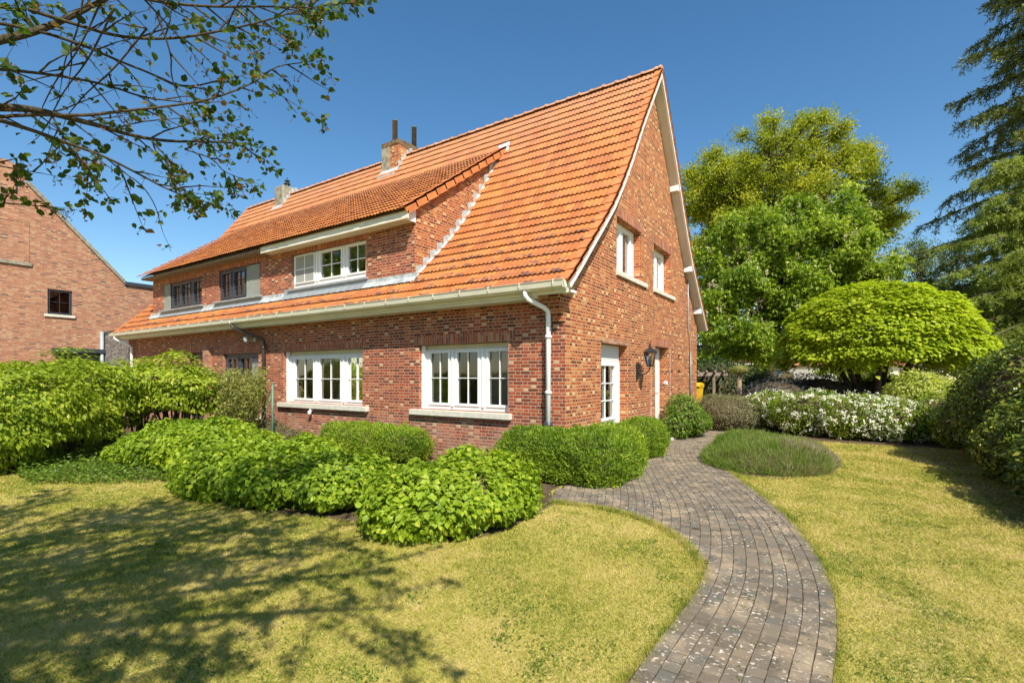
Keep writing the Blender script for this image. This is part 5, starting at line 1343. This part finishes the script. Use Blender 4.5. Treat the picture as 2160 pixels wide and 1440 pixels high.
for r0, r1, z0, z1 in ((-6.5, -4.6, .1, 2.2), (-1.5, .1, 1.0, 2.2), (2.5, 4.4, 1.0, 2.2)):
    s = MB(); sbox(s, hc, r0, r1, -.03, .02, z0, z1); w_ = s.build('window', M['anthracite'], t); s = MB(); sbox(s, hc, r0 + .1, r1 - .1, -.05, -.035, z0 + .1, z1 - .1); s.build('pane', M['glass_dark'], w_)
vc = pt(1668, YH, 38)
t = empty('white_van', (vc[0], vc[1], 0), 'white van parked beyond the far hedge, seen between the tree trunks', 'van')
s = MB()
s.prism([(-2.6, .35), (-2.62, .95), (-2.35, 1.10), (-1.75, 1.25), (-1.15, 1.98), (-.95, 2.08), (2.4, 2.12), (2.5, 2.0), (2.52, .4)], lambda u, v, w: tuple((vc + ux * u + fx * w)[:2]) + (v,), -.95, .95)
s.build('body', M['screen'], t)
s = MB(); s.prism([(-1.62, 1.30), (-1.12, 1.86), (-.35, 1.90), (-.35, 1.25)], lambda u, v, w: tuple((vc + ux * u + fx * w)[:2]) + (v,), -.975, -.955); s.build('side_window', M['glass_dark'], t)
s = MB(); s.prism([(-1.72, 1.30), (-1.20, 1.94), (-1.17, 1.92), (-1.68, 1.28)], lambda u, v, w: tuple((vc + ux * (u - .03) + fx * w)[:2]) + (v,), -.85, .85); s.build('windscreen', M['glass_dark'], t)
for a_ in (-1.75, 1.6):
    for b_ in (-.97, .80):
        c0 = vc + ux * a_ + fx * b_; s = MB(); s.tube([(c0[0], c0[1], .34), tuple((c0 + fx * .18)[:2]) + (.34,)], .34, 18); wv = s.build('wheel', M['tyre'], t)
        s = MB(); s.tube([tuple((c0 - fx * .01)[:2]) + (.34,), tuple((c0 + fx * .02)[:2]) + (.34,)], .19, 14); s.build('hubcap', M['zinc'], wv)
s = MB(); s.prism([(-2.64, .42), (-2.70, .55), (-2.66, .70), (-2.5, .72), (-2.5, .42)], lambda u, v, w: tuple((vc + ux * u + fx * w)[:2]) + (v,), -.93, .93); s.build('bumper', M['anthracite'], t)
s = MB(); s.prism([(-2.61, .85), (-2.58, 1.0), (-2.36, 1.02), (-2.4, .85)], lambda u, v, w: tuple((vc + ux * u + fx * w)[:2]) + (v,), -.965, -.80); s.build('headlight', M['glass'], t)
# road in front of that house
rd = [tuple((vc + ux * a_ + fx * b_)[:2]) for a_, b_ in ((-60, -2.5), (60, -2.5), (60, 4), (-60, 4))]
M['asphalt'] = mat_plain('asphalt', (.06, .06, .06), .9, .2, .2, 3); sheet('road', rd, .005, 'asphalt')

# ================================================================== cherry tree over the left of the lawn
def cherry():
    base = (.0, -9.6, 0); t = empty('cherry_tree', base, 'flowering cherry whose leafy branches hang in at the top left and shade the lawn', 'tree')
    s = MB(); LP, LT = [], []; BP = []
    r = random.Random(21)
    s.tube([(0, -9.6, -.05), (.02, -9.55, .9), (-.03, -9.45, 1.9)], [.17, .13, .12], 12, jit=.06)
    def twig(p, d, L, r0, dens, depth=0):
        d = np.array(d) / np.linalg.norm(d); n = max(3, int(L / .09)); q = np.array(p, float); pts = [q.copy()]
        for i in range(n):
            d = d + np.array([r.gauss(0, .10), r.gauss(0, .10), r.gauss(0, .07) - .035]); d /= np.linalg.norm(d)
            q = q + d * L / n; pts.append(q.copy())
            if depth < 1 and i > 1 and r.random() < .30: twig(q, d + np.array([r.gauss(0, .7), r.gauss(0, .7), r.gauss(0, .4)]), L * r.uniform(.25, .5), r0 * .5, dens, depth + 1)
            if dens > 0:
                m = np.random.default_rng(int(r.random() * 1e9))
                k = int(dens * 2.0 * (.35 + 1.2 * i / n) + r.random())
                for _ in range(k):
                    LP.append(q + m.normal(size=3) * .022); LT.append(d * .5 + m.normal(size=3) * .8 + np.array([0, 0, -.15]))
                if r.random() < .35 * min(dens, 1.5):
                    for _ in range(3):
                        e = q + m.normal(size=3) * .022 + np.array([0, 0, -.025]); BP.append((q.copy(), e))
        s.tube([tuple(a) for a in pts], [max(.0014, r0 * (1 - .85 * i / n)) for i in range(len(pts))], 4, cap=False)
    def limb(pts, r0, r1, dens, dens0, every=.12, tl=.55, start=0.0):
        P = smooth_line(pts, 2); n = len(P)
        s.tube([tuple(a) for a in P], [r0 + (r1 - r0) * (i / (n - 1)) ** .8 for i in range(n)], 7, cap=False, jit=.05)
        seg = np.linalg.norm(np.diff(P, axis=0), axis=1); cum = np.concatenate([[0], np.cumsum(seg)]); v = start
        while v < cum[-1]:
            i = min(int(np.searchsorted(cum, v, 'right')) - 1, len(seg) - 1); q = P[i] + (P[i + 1] - P[i]) * (v - cum[i]) / seg[i]; d = (P[i + 1] - P[i]) / seg[i]
            f = v / cum[-1]
            side = np.array([r.gauss(0, 1), r.gauss(0, 1), r.gauss(0, .55)]); side -= d * side.dot(d); side /= np.linalg.norm(side) + 1e-6
            twig(q, d * r.uniform(.5, 1.2) + side * .8, tl * r.uniform(.35, 1.1), .006, dens0 + (dens - dens0) * f)
            v += every * r.uniform(.6, 1.4)
        twig(P[-1], P[-1] - P[-2], .16, r1, dens)
    Vv = lambda L, d0, d1: [pt(x, y, d0 + (d1 - d0) * i / (len(L) - 1)) for i, (x, y) in enumerate(L)]
    # limbs seen in the photograph
    limb(Vv([(-700, 330), (-250, 160), (0, 84), (60, 72), (126, 47), (210, 5), (330, -60)], 2.5, 3.3), .034, .010, 1.0, .15, .10)
    limb(Vv([(-700, 340), (-200, 230), (0, 226), (61, 229), (119, 242), (217, 267), (274, 285), (343, 298), (433, 299), (515, 303)], 2.5, 3.5), .030, .004, 3.2, .05, .085, .5, 1.2)
    limb(Vv([(-500, 200), (-100, 140), (0, 146), (123, 159), (231, 180), (300, 206), (380, 215)], 2.6, 3.4), .013, .004, 1.6, .02, .14, .4, 1.0)
    limb(Vv([(-120, 30), (65, 60), (173, 94), (253, 130), (318, 155), (390, 188), (480, 165)], 2.8, 3.4), .012, .004, 2.4, .05, .12, .4, .6)
    limb(Vv([(-450, 250), (-80, 232), (47, 267), (137, 300), (217, 328), (289, 365), (361, 404), (415, 420)], 2.5, 3.3), .016, .003, 3.0, .1, .10, .38, 1.1)
    limb(Vv([(-400, 300), (20, 240), (180, 245), (253, 235), (361, 224), (451, 209), (541, 173), (578, 140), (640, 132)], 2.6, 3.5), .012, .003, 1.7, .02, .13, .35, 1.3)
    limb(Vv([(60, 20), (144, 47), (253, 80), (361, 83), (433, 72), (541, 50), (620, 25), (690, 10)], 2.9, 3.4), .012, .004, 3.6, .3, .075, .42, .3)
    limb(Vv([(120, -60), (250, -20), (330, 5), (440, 15), (541, 14), (640, 15)], 2.8, 3.2), .013, .004, 3.6, .6, .08, .42, .2)
    limb(Vv([(217, 328), (263, 365), (300, 390), (328, 432), (340, 478)], 3.1, 3.15), .005, .002, .9, .0, .25, .12, .2)
    limb(Vv([(320, 296), (335, 335), (360, 365), (385, 398)], 3.2, 3.25), .006, .003, 3.0, 1.5, .07, .28)
    limb(Vv([(390, 315), (451, 335), (470, 362), (505, 375)], 3.3, 3.35), .005, .002, 2.4, .8, .09, .22)
    limb(Vv([(110, 245), (130, 280), (150, 320), (195, 370)], 3.0, 3.05), .006, .003, 2.6, .6, .08, .25)
    limb(Vv([(540, 170), (590, 200), (630, 225)], 3.4, 3.4), .003, .002, 2.0, .3, .12, .15)
    limb(Vv([(-150, 330), (-30, 345), (40, 358), (90, 366)], 2.7, 2.8), .006, .002, 2.2, 1.0, .08, .22)
    limb(Vv([(-150, 400), (-20, 425), (50, 432), (110, 436)], 2.7, 2.8), .006, .002, 2.0, .9, .09, .20)
    limb(Vv([(-200, 60), (-20, 20), (20, 12)], 2.8, 2.9), .006, .002, 2.0, 1.0, .09, .2)
    for x0, y0, x1, y1 in ((215, 0, 90, 225), (240, 20, 110, 240), (180, -40, 130, 170), (310, 60, 145, 240), (330, 30, 375, 200), (20, -20, 45, 60)):
        limb(Vv([(x0, y0), ((x0 + x1) / 2 + 10, (y0 + y1) / 2), ((x0 + 3 * x1) / 4 - 4, (y0 + 3 * y1) / 4), (x1, y1)], 2.9, 3.1), .006, .003, .0, .0, .3, .3)
    # limbs out of view over the lawn, casting the dappled shade
    for k, (ex, ey, ez) in enumerate(((3.2, -6.9, 3.9), (2.4, -6.5, 3.95), (3.7, -7.2, 3.8), (1.6, -7.0, 4.2), (2.9, -8.4, 4.2), (.9, -6.9, 4.2), (-.2, -7.0, 4.2), (1.9, -8.2, 4.5), (3.6, -8.6, 4.0), (-.9, -7.8, 4.0), (.4, -8.0, 4.8), (-1.6, -8.2, 3.9), (2.2, -9.6, 4.4), (1.2, -6.6, 3.9), (2.7, -7.4, 4.5), (-.4, -6.6, 4.6), (.4, -7.4, 4.6), (3.2, -8.0, 3.7), (1.4, -7.8, 3.8), (-2.2, -7.6, 4.3))):
        st = np.array((-.03, -9.45, 1.85)); en = np.array((ex, ey, ez))
        md = st * .55 + en * .45 + np.array([0, 0, .55])
        limb([st, st * .8 + md * .2 + np.array([0, 0, .2]), md, en * .7 + md * .3 + np.array([0, 0, .05]), en], .075, .013, 4.8, .8, .065, .75, .8)
    s.build('trunk', M['bark_cherry'], t)
    LPn, LTn = np.array(LP), np.array(LT); m = len(LPn); print('cherry leaves', m)
    N = rng.normal(size=(m, 3)) + np.array([0, 0, .9])
    leaves('foliage', LPn, N, .046 * rng.uniform(.55, 1.3, m), M['leaf_cherry'], t, 'wide', T=LTn)
    s = MB()
    for a, b_ in BP[:5000]: s.tube([tuple(a), tuple(b_)], [.0012, .0012], 3, cap=False)
    C = np.array([b_ for a, b_ in BP[:5000]])
    s.build('fruit_stalks', M['twig'], t)
    leaves('spent_blossom', C, rng.normal(size=C.shape), .016, mat_leaf('leaf_spent', [(0, (.16, .07, .04)), (1, (.34, .15, .09))], .3), t, 'wide')
cherry()

# greenery behind and left of the camera, seen only mirrored in the panes
shrub('boundary_hedge', 'clipped green hedge along the street side of the front garden', 'hedge',
      [(-14 + i * 3.6, -13.0 - (i % 2) * .15, .85, 2.1, .7, .95) for i in range(8)], 22000, .13, 'leaf_box', 'ovate', p=3, depth=.07, namp=.06, core=.9)
for i, (x, y, hh) in enumerate(((-24, -14, 7.5), (-13, -20, 7.5), (3, -22, 6.5), (-33, -18, 8.5))):
    cl = clumps_in([(x, y, hh, 3.2, 3.0, 3.0)], 34, .3)
    tree('street_tree', ('leafy street tree far left behind the viewer', 'leafy street tree behind the viewer facing the windows', 'leafy street tree right behind the viewer', 'leafy street tree farthest to the left behind the viewer')[i],
         (x, y, 0), 4.2, .22, cl, 11000, .30, 'leaf_chest', 'ovate', csize=1.3, limb_r=.1, group='street trees behind the viewer')

# ================================================================== LIGHT, SKY, CAMERA
sun_to = Vector((.69, -.59, 1.0)).normalized()
sd = bpy.data.lights.new('sun', 'SUN'); sd.energy = 5.0; sd.angle = R(.53); sd.color = (1.0, .93, .80)
so = bpy.data.objects.new('sun', sd); COL.objects.link(so); so.rotation_euler = sun_to.to_track_quat('Z', 'Y').to_euler()
w = bpy.data.worlds.new('World'); sc.world = w; w.use_nodes = True
nt = w.node_tree; bg = nt.nodes['Background']
sky = nt.nodes.new('ShaderNodeTexSky'); sky.sky_type = 'NISHITA'; sky.sun_disc = False
sky.sun_elevation = math.asin(sun_to.z); sky.sun_rotation = math.atan2(sun_to.x, sun_to.y)
sky.altitude = 0; sky.air_density = 1.0; sky.dust_density = .3; sky.ozone_density = 1.0
hs = nt.nodes.new('ShaderNodeHueSaturation'); hs.inputs['Hue'].default_value = .496; hs.inputs['Saturation'].default_value = 1.28; nt.links.new(sky.outputs[0], hs.inputs['Color']); nt.links.new(hs.outputs[0], bg.inputs[0]); bg.inputs[1].default_value = .112
cam = bpy.data.cameras.new('camera'); co = bpy.data.objects.new('camera', cam); COL.objects.link(co)
cam.sensor_width = 36; cam.lens = FPX / 2160 * 36; cam.shift_y = (YH - 720) / 2160
co.location = (CX, CY, CH); co.rotation_euler = (R(90), 0, YAW); cam.clip_end = 2000; cam.clip_start = .05
sc.camera = co
sc.view_settings.view_transform = 'Standard'; sc.view_settings.look = 'None'; sc.view_settings.exposure = .55; sc.view_settings.gamma = 1
sc.render.resolution_x = 1024; sc.render.resolution_y = 682
sc.cycles.max_bounces = 6; sc.cycles.transparent_max_bounces = 12; sc.cycles.use_denoising = True
